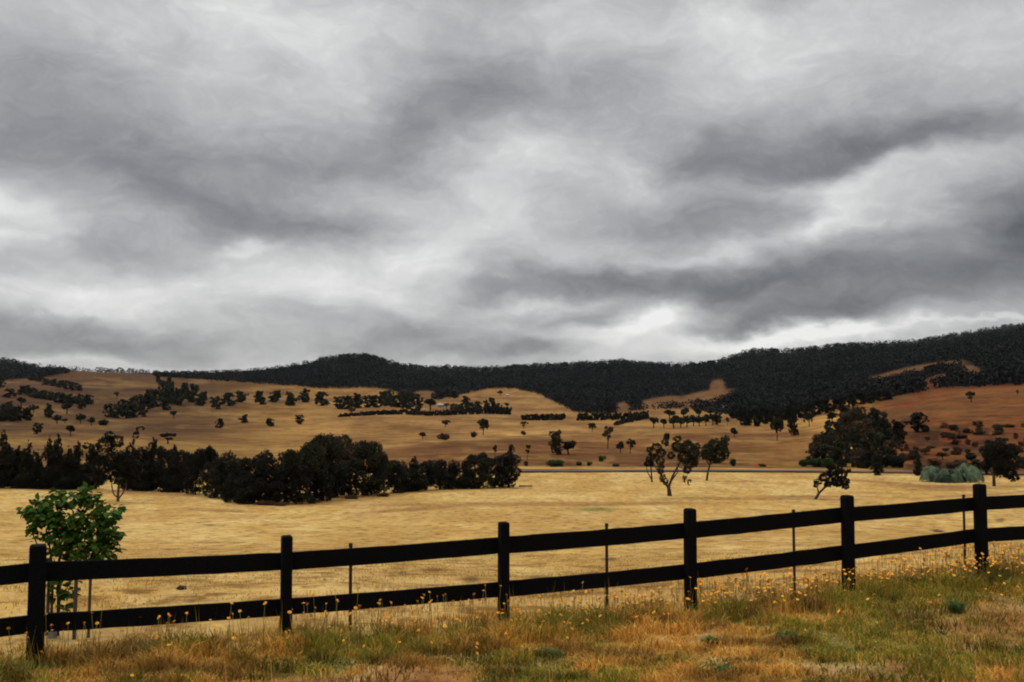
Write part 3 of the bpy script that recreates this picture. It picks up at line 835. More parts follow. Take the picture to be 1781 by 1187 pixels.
row([(704,856,806,46),(742,853,802,46),(765,852,800,42),(786,851,803,40)], 'full', M_conifer, 'bushy_tree', 'short dark tree in the right part of the row', 'tree', GR)
row([(722,855,793,42),(808,851,800,38)], 'conifer', M_conifer, 'conifer', 'short pointed conifer in the right part of the row', 'conifer', GR)
row([(832,850,790,48)], 'full', M_euc, 'bushy_tree', 'slightly greener rounded tree near the right end of the row', 'tree', GR)
row([(860,849,796,44)], 'full', M_conifer, 'bushy_tree', 'dark rounded tree second from the right end of the row', 'tree', GR)
row([(884,848,790,46)], 'full', M_conifer, 'bushy_tree', 'dark rounded tree closing the right end of the row', 'tree', GR)
# reddish undergrowth along the foot of the row
for i, (x, y, w, h) in enumerate([(462,879,40,10),(490,880,30,8),(545,876,26,8),(610,868,30,8),(668,864,26,8),(430,877,22,7)]):
    px_tree(x, y, h, w, 'bush', M_red, 'bracken_clump', 'low reddish-brown bracken clump at the foot of the dark row', 'shrub', 'bracken at the foot of the dark row')

# --- scattered trees on the left hillside
G1 = 'small trees scattered on the left hillside'
L1 = 'small round dark tree dotted on the left brown hillside'
for (x, yb, h, w, k) in [(37,708,18,15,'round'),(58,718,15,16,'round'),(99,737,17,17,'round'),(140,737,19,17,'round'),(159,740,16,14,'round'),(142,712,20,14,'full'),(180,740,13,21,'bush')]:
    px_tree(x, yb, h, w, k, M_euc, 'hillside_tree', L1, 'tree', G1)
px_tree(86, 727, 25, 18, 'full', M_euc, 'hillside_tree', 'upright dark tree, tallest of the scattered ones on the left hillside', 'tree', G1)
px_tree(116, 720, 22, 19, 'round', M_euc, 'hillside_tree', 'round tree on a short trunk just below the long dark thicket at left', 'tree', G1)
px_tree(113, 737, 9, 10, 'round', M_euc, 'hillside_tree', 'tiniest round tree among the scattered ones on the left hillside', 'tree', G1)
px_tree(66, 755, 19, 18, 'full', M_euc, 'hillside_tree', 'lone dark tree on the pale slope above the twin conifers, left one', 'tree', G1)
px_tree(123, 759, 20, 17, 'round', M_euc, 'hillside_tree', 'lone dark tree on the pale slope above the twin conifers, right one', 'tree', G1)
px_tree(203, 693, 12, 14, 'umbrella', M_euc, 'hillside_tree', 'flat-topped little tree on the fence line below the left skyline', 'tree', G1)
px_tree(302, 728, 14, 13, 'round', M_euc, 'hillside_tree', 'single round tree standing right of the large left thicket', 'tree', G1)
px_tree(292, 772, 21, 36, 'umbrella', M_conifer, 'umbrella_tree', 'flat spreading umbrella-shaped tree behind the conifer row', 'tree', rz=0.4)
px_tree(16, 692, 17, 22, 'full', M_euc, 'hillside_tree', 'bushy tree at the left edge below the forested hill', 'tree', G1)
px_tree(2, 674, 18, 14, 'full', M_euc, 'hillside_tree', 'highest bushy tree cut by the left edge of the photo', 'tree', G1)
G2 = 'trees of the thickets on the left hillside'
for (x, yb, h, w) in [(6,733,30,28),(22,733,28,26),(38,732,24,24),(50,732,22,18),(14,722,24,26),(-12,732,28,28)]:
    px_tree(x, yb, h, w, 'full', M_euc, 'thicket_tree', 'dark tree in the square thicket at the left edge', 'tree', G2)
for x in range(38, 158, 9):
    yb = np.interp(x, [35, 60, 100, 150, 165], [684, 692, 700, 704, 702]) + random.uniform(-1.5, 1.5)
    px_tree(x, yb, random.uniform(12, 19), 18, 'full', M_euc, 'thicket_tree', 'dark tree in the long slanting windbreak on the left hillside', 'tree', G2)
for (x, yb, h, w) in [(82,670,12,16),(92,672,14,16),(104,674,13,16),(116,677,14,15),(128,679,13,15),(138,680,11,14),(68,664,13,16),(56,662,12,18)]:
    px_tree(x, yb, h, w, 'full', M_euc, 'thicket_tree', 'small dark tree in the upper line below the left forested hill', 'tree', G2)
for (x, yb, h, w) in [(190,726,22,20),(204,728,26,22),(218,728,24,22),(232,727,24,22),(247,725,20,18),(228,714,24,22),(243,712,24,22),(258,712,28,24),(272,708,28,24),(286,706,28,22),(298,702,30,20),(262,698,20,22),(282,690,26,16),(292,684,30,14),(276,668,16,12),(294,700,38,20),(312,705,30,22),(322,694,28,20),(335,700,30,24),(350,706,26,24),(212,716,20,20),(288,714,20,18)]:
    px_tree(x, yb, h, w, 'full', M_euc, 'thicket_tree', 'dark tree in the big ragged thicket left of the valley centre', 'tree', G2)

# hillside between (seen through the valley centre left)
for (x, yb, h, w) in [(375,712,22,22),(398,706,24,24),(420,700,20,24),(452,704,24,24),(478,700,22,24),(505,706,26,24),(530,700,24,24),(560,706,26,26),(425,736,16,16),(470,742,15,16),(382,745,16,16),(520,738,16,16)]:
    px_tree(x, yb, h, w, 'full', M_euc, 'valley_tree', 'dark tree on the hillside above the middle of the row', 'tree', 'trees on the hillside above the row')
G3 = 'trees of the band above the long hedge'
for (x, yb, h, w) in [(590,712,22,24),(604,712,22,24),(622,710,26,26),(640,709,20,24),(655,709,20,22),(668,707,26,24),(684,708,22,24),(697,709,22,24),(712,712,30,26),(724,716,28,24),(700,696,18,22),(676,696,16,20),(776,690,14,16),(790,693,16,18),(760,694,16,20)]:
    px_tree(x, yb, h, w, 'full', M_euc, 'valley_tree', 'dark tree in the band on the slope above the long clipped hedge', 'tree', G3)
px_tree(612, 720, 12, 14, 'round', M_olive, 'valley_tree', 'brownish little tree in front of the dark band, above the hedge', 'tree', G3)
px_tree(749, 713, 20, 24, 'round', M_euc, 'valley_tree', 'round dark tree immediately left of the pale farmhouse', 'tree', G3)
px_tree(777, 711, 10, 10, 'round', M_euc, 'valley_tree', 'tiny round tree touching the pale farmhouse on its right', 'tree', G3)
for (x, yb, h, w) in [(790,717,14,16),(802,717,17,18),(812,712,24,16),(822,716,16,18),(833,715,18,14),(846,716,20,16),(856,720,30,18),(866,719,16,16),(808,700,12,12)]:
    px_tree(x, yb, h, w, 'full', M_euc, 'valley_tree', 'dark tree in the clump between the farmhouse and the hedge end', 'tree', G3)
px_tree(882, 709, 9, 11, 'round', M_euc, 'valley_tree', 'lone round tree on the bare slope right of the hedge clump', 'tree', G3)
px_tree(870, 688, 10, 10, 'round', M_euc, 'valley_tree', 'small tree on the high pale field just under the forest edge', 'tree', G3)
G4 = 'trees on the centre flats'
px_tree(775, 743, 14, 20, 'broad', M_euc, 'valley_tree', 'loose two-part tree on the slope below the farmhouse', 'tree', G4)
px_tree(735, 763, 12, 14, 'round', M_olive, 'valley_tree', 'smaller of two brownish round trees on the tan flat', 'tree', G4)
px_tree(771, 766, 16, 21, 'bush', M_olive, 'valley_tree', 'larger of two brownish round trees on the tan flat', 'tree', G4)
px_tree(840, 757, 30, 24, 'broad', M_euc, 'valley_tree', 'big lumpy tree in the middle of the tan flat', 'tree', G4)
px_tree(825, 761, 14, 14, 'bush', M_euc, 'valley_tree', 'low bushy tree at the left foot of the big lumpy one', 'tree', G4)
px_tree(911, 746, 14, 16, 'umbrella', M_euc, 'valley_tree', 'flat-topped tree right of the lumpy tree, upper of two', 'tree', G4)
px_tree(909, 757, 9, 13, 'bush', M_olive, 'valley_tree', 'low bush directly below the flat-topped tree', 'tree', G4)
px_tree(861, 796, 22, 13, 'sparse', M_euc, 'valley_tree', 'thin wispy tree behind the right end of the dark row', 'tree', G4)
px_tree(889, 800, 26, 14, 'full', M_euc, 'valley_tree', 'narrow tree peeping over the right end of the dark row', 'tree', G4)
px_tree(917, 800, 26, 14, 'sparse', M_euc, 'valley_tree', 'thin leaning tree just right of the end of the dark row', 'tree', G4)
px_tree(915, 811, 11, 10, 'bush', M_green, 'roadside_bush', 'small green bush by the road right of the dark row', 'bush', 'bushes along the road')
px_tree(968, 791, 42, 25, 'full', M_olive, 'valley_tree', 'pale greyish-brown tree on the brown bank, left of a pair', 'tree', G4)
px_tree(989, 791, 27, 27, 'round', M_euc, 'valley_tree', 'round dark green tree on the brown bank, right of a pair', 'tree', G4)
px_tree(1030, 751, 16, 17, 'broad', M_euc, 'valley_tree', 'loose small tree on the tan flat above the spindly one', 'tree', G4)
px_tree(1057, 781, 40, 23, 'sparse', M_olive, 'valley_tree', 'spindly brown tree with bare trunk on the brown bank', 'tree', G4, lod=1)
px_tree(1079, 788, 22, 14, 'round', M_euc, 'valley_tree', 'small round-topped tree between the spindly and the leaning one', 'tree', G4)
px_tree(1096, 789, 26, 20, 'sparse', M_euc, 'valley_tree', 'small slanting tree on the brown bank left of the paddock tree', 'tree', G4, lean=(0.25, 0))
px_tree(1158, 778, 27, 16, 'broad', M_euc, 'valley_tree', 'slim tree whose head rises above the largest paddock tree', 'tree', G4)
for (x, yb, h, w, lab) in [(966,812,16,36,'widest green bush beside the road below the brown bank'),(1007,810,9,12,'low green bush by the road, second right of the widest'),
                           (1026,811,10,11,'dark green bush by the road below the spindly tree'),(1048,803,13,15,'pale green bush a little up the brown bank'),
                           (1072,812,7,15,'flattest green bush by the road left of the paddock tree'),(1274,811,17,13,'dark green bush by the road right of the round-crowned tree'),
                           (1325,812,6,18,'low green bush by the road right of centre')]:
    px_tree(x, yb, h, w, 'bush', M_green, 'roadside_bush', lab, 'bush', 'bushes along the road')
G5 = 'trees in front of the forest edge'
for (x, yb, h, w) in [(1137,745,20,18),(1155,745,17,14),(1172,745,24,20),(1184,744,20,16),(1195,743,22,16),(1206,742,22,16),(1216,742,20,16),(1228,741,22,16),(1240,740,22,18),(1165,730,18,20),(1190,728,20,20),(1215,727,20,20),(1235,724,18,20)]:
    px_tree(x, yb, h, w, 'round', M_euc, 'forest_edge_tree', 'tree in the evenly spaced line along the foot of the forest', 'tree', G5)
px_tree(1249, 739, 22, 16, 'full', M_euc, 'forest_edge_tree', 'dark tree left of the white farmhouse gap', 'tree', G5)
px_tree(1265, 741, 16, 10, 'sparse', M_olive, 'forest_edge_tree', 'wispy brown tree below the white farmhouse', 'tree', G5)
px_tree(1277, 761, 18, 13, 'round', M_euc, 'forest_edge_tree', 'small round tree on the slope below the forest', 'tree', G5)
for (x, yb, h, w) in [(1288,734,28,24),(1296,741,30,24),(1305,735,26,24),(1318,742,34,20),(1330,738,30,22),(1344,736,34,24),(1362,732,30,24),(1376,734,30,24),(1392,728,28,22),(1408,726,26,22),(1422,722,28,24),(1436,720,26,24),(1452,716,24,24),(1466,712,24,24),(1482,708,24,22),(1498,704,22,22),(1515,702,22,22),(1530,698,20,20),(1545,696,20,20),(1275,728,24,22)]:
    px_tree(x, yb, h, w, 'full', M_conifer, 'forest_edge_tree', 'dark tree at the ragged lower edge of the right forest', 'tree', G5)
px_tree(1352, 766, 42, 26, 'broad', M_euc, 'forest_edge_tree', 'tall dark tree on the pale slope, left of a close pair', 'tree', G5)
px_tree(1381, 758, 46, 18, 'full', M_conifer, 'forest_edge_tree', 'tall narrow dark tree on the pale slope, right of a close pair', 'tree', G5)
px_tree(1407, 742, 26, 22, 'broad', M_euc, 'forest_edge_tree', 'medium tree with drooping side above the tan slope', 'tree', G5)
px_tree(1447, 738, 24, 20, 'round', M_conifer, 'forest_edge_tree', 'rounded tree above the left top of the brown thicket', 'tree', G5)
px_tree(1474, 730, 24, 26, 'round', M_conifer, 'forest_edge_tree', 'wide rounded tree above the middle of the brown thicket', 'tree', G5)
G6 = 'trees of the brown thicket at the foot of the red hill'
for (x, yb, h, w) in [(1430,806,52,36),(1448,808,60,38),(1466,790,52,38),(1484,806,62,40),(1502,792,62,40),(1520,806,56,38),(1536,790,46,34),(1508,760,40,36),(1524,756,44,34),(1470,764,46,36),(1448,772,40,30),(1490,758,44,34),(1422,790,34,26),(1436,790,40,34),(1478,748,34,30),(1494,736,28,26),(1540,770,40,30),(1550,800,34,30),(1530,745,30,26),(1412,806,26,24),(1460,812,34,34),(1494,813,34,34),(1536,813,30,30)]:
    px_tree(x, yb, h, w, 'full', M_olive if (x % 4) else M_euc, 'thicket_tree', 'dull brown scrubby tree in the thicket at the foot of the red hill', 'tree', G6)
for (x, yb, h, w) in [(1402,812,18,26),(1420,813,22,28),(1440,814,22,26)]:
    px_tree(x, yb, h, w, 'bush', M_green, 'thicket_bush', 'green bush at the left foot of the brown thicket', 'bush', G6)
for (x, yb, h, w, k, lab) in [(1526,827,36,24,'full','dark narrow tree on the paddock edge below the brown thicket'),(1508,815,30,34,'full','broad dark tree in front of the brown thicket by the road'),
                           (1597,828,36,13,'conifer','narrow upright dark tree on the paddock edge left of the grey-green shrubs'),
                           (1556,814,26,38,'bush','wide dark green bush between two paddock-edge trees'),(1562,773,42,28,'full','dark bushy tree with a pointed top on the red hill'),
                           (1597,752,34,36,'full','dark square-topped tree higher up the red hill'),(1738,754,14,15,'bush','small bush on the right flank of the red hill'),
                           (1689,700,20,24,'umbrella','lone dark tree on the bare crest of the red hill'),(1770,690,12,5,'sparse','bare thin tree at the right end of the hill crest')]:
    px_tree(x, yb, h, w, k, M_conifer if 'dark' in lab else M_euc, 'red_hill_tree', lab, 'tree', 'trees on and below the red hill')
_g = random.Random(77)
_sc = [(_g.uniform(1548, 1790), 0, _g.uniform(5, 12), _g.uniform(9, 24)) for _ in range(75)]
_sc = [(x, _g.uniform(742 if x > 1600 else 775, 814), h, w) for (x, _, h, w) in _sc]
for (x, yb, h, w) in _sc + [(1580,800,14,22),(1610,790,12,20),(1640,800,14,24),(1665,786,12,20),(1690,800,14,24),(1625,812,14,30),(1660,815,14,34),(1700,816,16,34),(1765,818,20,30),(1785,815,26,36),(1650,765,9,14),(1680,755,8,12),(1720,775,10,16),(1760,780,12,18)]:
    px_tree(x, yb, h, w, _g.choice(['bush', 'broad', 'full']), _g.choice([M_olive, M_olive, M_euc, M_red]), 'hill_scrub', 'dull scrub bush on the lower slope of the red hill', 'bush', 'scrub on the red hill')
# grey-green weeping shrubs
for i, (x, yb, h, w, lab) in enumerate([(1624,838,25,40,'left mound of the grey-green weeping shrubs by the paddock edge'),(1652,840,26,48,'middle mound of the grey-green weeping shrubs by the paddock edge'),
                           (1684,839,30,48,'right mound of the grey-green weeping shrubs by the paddock edge')]):
    g = ground_at([x], [yb])[0]; sc_ = g[1] / F
    o = empty('weeping_shrub', tuple(g)); tag(o, lab, 'shrub', 'grey-green weeping shrubs')
    rr_ = np.random.default_rng(60 + i); n = 4200
    th = rr_.random(n) * 6.283; q = rr_.random(n) ** .6
    lob = 1 + .30 * (fbm(np.cos(th) * 1.6 + 9 * i + 20, np.sin(th) * 1.6 + 20, 3) - .5) * 2
    el_ = q * 1.5; R_ = np.sin(el_) * w * .5 * sc_ * lob; bump_ = fbm(np.cos(th) * q * 2.6 + 40 + 7 * i, np.sin(th) * q * 2.6 + 30, 3); Zt = np.cos(el_) ** .8 * h * sc_ * (.25 + 1.3 * bump_) * (.85 + .15 * rr_.random(n))
    P0_ = np.stack([np.cos(th) * R_, np.sin(th) * R_ * .8, Zt + .15], 1)
    out = np.stack([np.cos(th), np.sin(th), 0 * th], 1)
    L_l = (2.5 + 3.5 * rr_.random(n)) * sc_
    dn = out * (.35 + .3 * rr_.random(n))[:, None] - np.array([0, 0, 1]) * (.6 * q + .25)[:, None]
    P1_ = P0_ + dn * L_l[:, None]
    sd_ = np.cross(out, [0, 0, 1]) * (.5 * sc_) + rr_.normal(size=(n, 3)) * .12 * sc_
    Vv = np.stack([P0_ - sd_, P0_ + sd_, P1_ + sd_ * .5, P1_ - sd_ * .5], 1).reshape(-1, 3)
    Vv[:, 2] = np.maximum(Vv[:, 2], .02)
    cc = (.12 + .6 * rr_.random(n) + 1.3 * sstep(.35, .65, bump_))[:, None] * np.array([[1, 1, 1]])  # leaf colour darkened in the hollows, painting the shade between clumps
    obj('foliage', npmesh('foliage', Vv, np.arange(4 * n).reshape(-1, 4), M_willow, np.repeat(cc, 4, 0)), o)

# --- clipped hedges and windbreaks
def hedge(pts, hp, label, group='hedges across the valley', m=None, dens=5.0):
    m = m or M_conifer
    xs = np.arange(pts[0][0], pts[-1][0], 1.5)
    g = ground_at(xs, np.interp(xs, [p[0] for p in pts], [p[1] for p in pts]))
    d = np.convolve(np.pad(g[:, 1], 6, mode='edge'), np.ones(13) / 13, 'valid')
    X = g[:, 0] / g[:, 1] * d; Z = height(X, d)
    o = empty('hedge', (X[0], d[0], Z[0])); tag(o, label, 'hedge', group)
    s = d / F; gg = np.random.default_rng(int(pts[0][0]))
    hh = (np.interp(xs, [p[0] for p in pts], [p[2] if len(p) > 2 else hp for p in pts])) * s * (0.85 + 0.3 * fbm(xs / 5, xs * 0 + 1.5, 2))
    L = [(X[i] - X[0], d[i] - d[0], Z[i] - Z[0] + hh[i] * 0.5, 1.6 * s[i], 2.5 * s[i], hh[i] * 0.55) for i in range(len(xs))]
    V, Q, C = leaves(L, int(len(xs) * 50), 2.1 * s.mean(), int(pts[0][0]), 0.4)
    obj('foliage', npmesh('foliage', V, Q, m, C), o)
hedge([(590,726,5),(660,722,8),(700,721,8),(750,724,8),(800,722,10),(850,720,12),(890,722,13)], 8, 'long dark hedge rising gently below the farmhouse')
hedge([(908,731,9),(930,732,11),(983,731,11)], 11, 'short straight hedge under the end of the pale ridge')
hedge([(1004,732,14),(1060,731,12),(1128,728,12)], 12, 'thick dark hedge along the forest foot left of the tree line')
hedge([(1070,741,6),(1085,738,8),(1105,733,9),(1128,728,10)], 8, 'slanting hedge stepping down the tan slope')

# --- farmhouses
def farmhouse(x, yb, w, h, label, roof_m):
    g = ground_at([x], [yb])[0]; s = g[1] / F
    W_, H_, D_ = w * s, h * s, w * s * 0.6
    o = empty('farmhouse', tuple(g)); tag(o, label, 'house', 'farmhouses among the trees')
    def box(x0, x1, y0, y1, z0, z1):
        V = [(a, b, c) for a in (x0, x1) for b in (y0, y1) for c in (z0, z1)]
        return np.array(V), [(0,1,3,2),(4,6,7,5),(0,4,5,1),(2,3,7,6),(0,2,6,4),(1,5,7,3)]
    v, q = merge([box(-W_/2, W_/2, -D_/2, D_/2, -1, H_ * 0.6)]); obj('wall', npmesh('wall', v, q, M_wall), o)
    e = 0.08 * W_
    V = np.array([(-W_/2-e,-D_/2-e,H_*.6),(W_/2+e,-D_/2-e,H_*.6),(W_/2+e,D_/2+e,H_*.6),(-W_/2-e,D_/2+e,H_*.6),(-W_/2*.75,0,H_),(W_/2*.75,0,H_)])
    r = obj('roof', npmesh('roof', V, [np.array([(0,1,5,4),(2,3,4,5),(3,2,1,0)]), np.array([(1,2,5),(3,0,4)])], roof_m), o)
    v, q = merge([box(W_*.28, W_*.36, -.25*D_, .0, H_*.7, H_*1.12)]); obj('chimney', npmesh('chimney', v, q, M_stake), r)
    for k in (-.3, .1, .33):
        v, q = merge([box(W_*(k-.06), W_*(k+.06), -D_/2-.06, -D_/2+.02, H_*.2, H_*.45)]); obj('window', npmesh('window', v, q, M_pane), o)
    v, q = merge([box(W_*-.13, W_*-.05, -D_/2-.06, -D_/2+.02, -.2, H_*.45)]); obj('door', npmesh('door', v, q, M_pane), o)
farmhouse(767, 709, 12, 7, 'pale farmhouse beside the round tree above the long hedge', M_wall)
farmhouse(1261, 714, 15, 9, 'white-roofed farmhouse at the foot of the forest', M_wall)
farmhouse(883, 690, 6, 4, 'tiny hut on the high pale field under the forest', M_roof)

# --- fallen log and droppings in the paddock
g = ground_at([915], [848])[0]; s = g[1] / F
v, q = merge([tube([(-12*s, 0, 2.2*s), (0, .3, 2.0*s), (11*s, .5, 1.8*s)], [1.3*s, 1.1*s, .8*s], 8), tube([(8*s, .4, 1.5*s), (10*s, .4, 4.5*s)], [.7*s, .4*s], 6)])
lo = obj('fallen_log', npmesh('fallen_log', v, q, M_bark, None, True)); lo.location = tuple(g)
tag(lo, 'fallen grey log lying on the dry grass at the right end of the dark row', 'log')
for i, (x, y, w, lab) in enumerate([(315,1026,13,'dark cow pat seen between the fence rails, left bay'),(1632,925,16,'dark stick of wood lying in the paddock left of the last post'),(1372,1010,0,'')]):
    if not w: continue
    g = ground_at([x], [y])[0]; s = g[1] / F
    V, Q = tube([(-w*s*.5, 0, .02), (-w*s*.2, .05, .05), (w*s*.3, 0, .05), (w*s*.5, .03, .01)], [.03, .09 if i == 0 else .04, .08 if i == 0 else .03, .02], 8)
    V[:, 2] *= .45 if i == 0 else .8
    v, q = merge([(V, Q)])
    o = obj(['cow_pat', 'fallen_stick'][i], npmesh('lump', v, q, M_soil, None, True)); o.location = tuple(g); tag(o, lab, ['cow pat', 'stick'][i])


def beam(p0, p1, hgt, thick, bev=0.012, seg=6, sag=0.0, jag=0.004, seed=0):
    """a sawn rail from p0 to p1 (centres), slightly uneven"""
    g = np.random.default_rng(seed)
    p0, p1 = Vector(p0), Vector(p1); dr = (p1 - p0); side = Vector((-dr.y, dr.x, 0)).normalized(); up = Vector((0, 0, 1))
    h, t = hgt / 2, thick / 2
    prof = [(-t, -h + bev), (-t + bev, -h), (t - bev, -h), (t, -h + bev), (t, h - bev), (t - bev, h), (-t + bev, h), (-t, h - bev)]
    V = []; Q = []
    for i in range(seg + 1):
        f = i / seg; c = p0 + dr * f - up * sag * 4 * f * (1 - f)
        du, dv = g.normal() * jag, g.normal() * jag
        for (a, b) in prof:
            V.append(tuple(c + side * a + up * (b + (du if b > 0 else dv))))
    for i in range(seg):
        for k in range(8):
            Q.append((i*8+k, i*8+(k+1)%8, (i+1)*8+(k+1)%8, (i+1)*8+k))
    Q += [(0,1,2,3),(0,3,4,7),(7,4,5,6)]
    b = seg * 8; Q += [(b+3,b+2,b+1,b),(b+7,b+4,b+3,b),(b+6,b+5,b+4,b+7)]
    return np.array(V), Q
PX = [65, 498, 876, 1201, 1476, 1708]
PW = [.165, .115, .112, .135, .15, .16]
DP = [10.6 * (1 + .096 * k) for k in range(6)]
ys = {'top': [948, 932, 908, 885, 862, 842], 't1': [980, 963, 936, 910, 884, 866], 't2': [1014, 994, 965, 939, 910, 889], 'l1': [1071, 1044, 1014, 983, 950, 921], 'l2': [1104, 1073, 1041, 1010, 976, 945]}
pos = [at(PX[k], 1000, DP[k]) for k in range(6)]
n6 = np.arange(6)
fx = np.polyfit(n6, [p.x for p in pos], 1); fy = np.polyfit(n6, [p.y for p in pos], 1)
Zs = {q: [at(PX[k], ys[q][k], DP[k]).z for k in range(6)] for q in ys}
def lin(q, k):
    if 0 <= k <= 5: return Zs[q][k]
    c = np.polyfit(n6, Zs[q], 1); return float(np.polyval(c, k))
def fxy(k):
    if 0 <= k <= 5: return Vector((pos[k].x, pos[k].y, 0))
    return Vector((float(np.polyval(fx, k)), float(np.polyval(fy, k)), 0))
fence = empty('timber_fence', (fxy(0).x, fxy(0).y, H(fxy(0).x, fxy(0).y)))
tag(fence, 'black timber post-and-rail fence with two rails running along the verge', 'fence')
f0 = Vector(fence.location)
fd = (fxy(5) - fxy(0)).normalized(); fn = Vector((-fd.y, fd.x, 0))     # fn points to the paddock
for k in range(-4, 13):
    p = fxy(k); w = PW[k] if 0 <= k <= 5 else .15; t = .14
    zt = lin('top', k); zb = H(p.x, p.y) - 0.25
    V = []; Q = []
    lv = [zb, zb + .3, lin('l2', k), lin('t2', k), zt - .03, zt - .008, zt]
    g = random.Random(k + 20)
    for i, z in enumerate(lv):
        sh = {5: .93, 6: .78}.get(i, 1.0)
        b = .012
        hw, ht = w / 2 * sh, t / 2 * sh
        for (a, c) in [(-hw, -ht + b), (-hw + b, -ht), (hw - b, -ht), (hw, -ht + b), (hw, ht - b), (hw - b, ht), (-hw + b, ht), (-hw, ht - b)]:
            q = p + fd * (a + g.uniform(-.002, .002)) + fn * (c + g.uniform(-.002, .002)) - f0
            V.append((q.x, q.y, z - f0.z + (g.uniform(-.006, .006) if i == 6 else 0)))
    for i in range(len(lv) - 1):
        for c in range(8): Q.append((i*8+c, i*8+(c+1)%8, (i+1)*8+(c+1)%8, (i+1)*8+c))
    b = (len(lv) - 1) * 8; Q += [(b,b+1,b+2,b+3),(b,b+3,b+4,b+7),(b+7,b+4,b+5,b+6)]
    v, q = merge([(np.array(V), Q)])
    obj('post', npmesh('post', v, q, M_fence), fence)
for k in range(-4, 12):
    for (a, b) in (('t1', 't2'), ('l1', 'l2')):
        z0 = (lin(a, k) + lin(b, k)) / 2; z1 = (lin(a, k + 1) + lin(b, k + 1)) / 2
        h = ((lin(a, k) - lin(b, k)) + (lin(a, k + 1) - lin(b, k + 1))) / 2
        off = fn * (.07 + .021 + .003)
        p0 = fxy(k) + off + fd * .004 - f0 + Vector((0, 0, z0)); p1 = fxy(k + 1) + off - fd * .004 - f0 + Vector((0, 0, z1))
        v, q = merge([beam(p0, p1, h, .042, .008, 10, .006, .0022, k * 7 + len(a) + ord(a[0]))])
        obj('rail', npmesh('rail', v, q, M_fence), fence)
# thin steel pickets just inside the paddock
for i, (x, yt, yb, lab) in enumerate([(610,947,1075,'thin rusty steel picket behind the second fence bay'),(1055,912,1052,'thin rusty steel picket behind the third fence bay, right of the middle post'),
        (1380,888,1003,'thin rusty steel picket behind the fourth fence bay'),(1676,862,975,'thin rusty steel picket just left of the last fence post')]):
    k = np.interp(x, PX, range(6)); d = 10.6 * (1 + .096 * k) + .55
    a = at(x, yt, d); z0 = H(a.x, a.y) - .1
    o = empty('steel_picket', (a.x, a.y, z0)); tag(o, lab, 'picket', 'steel pickets behind the fence')
    hgt = a.z - z0; w = .022
    Y = []; Q = []
    for z in (0, hgt):
        for q in range(3):
            an = q * 2.094 + .5
            for s_ in (-.12, .12):
                Y.append((math.cos(an + s_) * w, math.sin(an + s_) * w, z))
            Y.append((math.cos(an + 1.047) * w * .3, math.sin(an + 1.047) * w * .3, z))
    for c in range(9): Q.append((c, (c + 1) % 9, 9 + (c + 1) % 9, 9 + c))
    v, q = merge([(np.array(Y), Q)]); me = npmesh('shaft', v, q + [np.array([list(range(9, 18))])], M_picket)
    obj('shaft', me, o)
    v, q = merge([tube([(0, 0, hgt - .03), (0, 0, hgt + .012)], [.026, .024], 8)]); obj('cap', npmesh('cap', v, q, M_picket), o)

# --- leafy shrub behind the first post
SD = 12.1
sg = at(97, 1120, SD); sg.z = H(sg.x, sg.y); sc = SD / F
shrub = empty('broadleaf_shrub', tuple(sg)); tag(shrub, 'young bright green tree with broad drooping leaves behind the first fence post', 'young tree')
def L_(x, y, w=0):
    p = at(x, y, SD + w * sc); return (p.x - sg.x, p.y - sg.y, p.z - sg.z)
parts = []
for pts, r0, r1_ in [([(90,1125,0),(90,1060,0),(92,1000,0),(88,960,0),(80,920,-6)], .018, .008), ([(99,1125,5),(102,1050,5),(101,980,8),(118,930,10),(128,890,10)], .024, .009),
                     ([(95,990,0),(70,960,0),(55,925,0),(46,905,0)], .010, .004), ([(101,1000,5),(125,970,6),(160,935,8),(185,905,8)], .012, .004), ([(90,1060,0),(84,1020,-5),(86,980,-5)], .01, .006),
                     ([(101,1040,5),(116,1025,2),(124,1010,2)], .008, .004), ([(110,955,8),(145,950,-4),(190,945,-4)], .009, .003), ([(92,960,0),(100,920,-10),(105,880,-12)], .01, .004), ([(120,925,10),(148,890,4),(155,862,0)], .009, .004), ([(86,1120,-3),(84,1080,-3),(92,1050,0)], .012, .008)]:
    m_ = len(pts); parts.append(tube([L_(*p) for p in pts], [r0 + (r1_ - r0) * i / (m_ - 1) for i in range(m_)], 8))
v, q = merge(parts); obj('trunk', npmesh('trunk', v, q, M_bark, None, True), shrub)
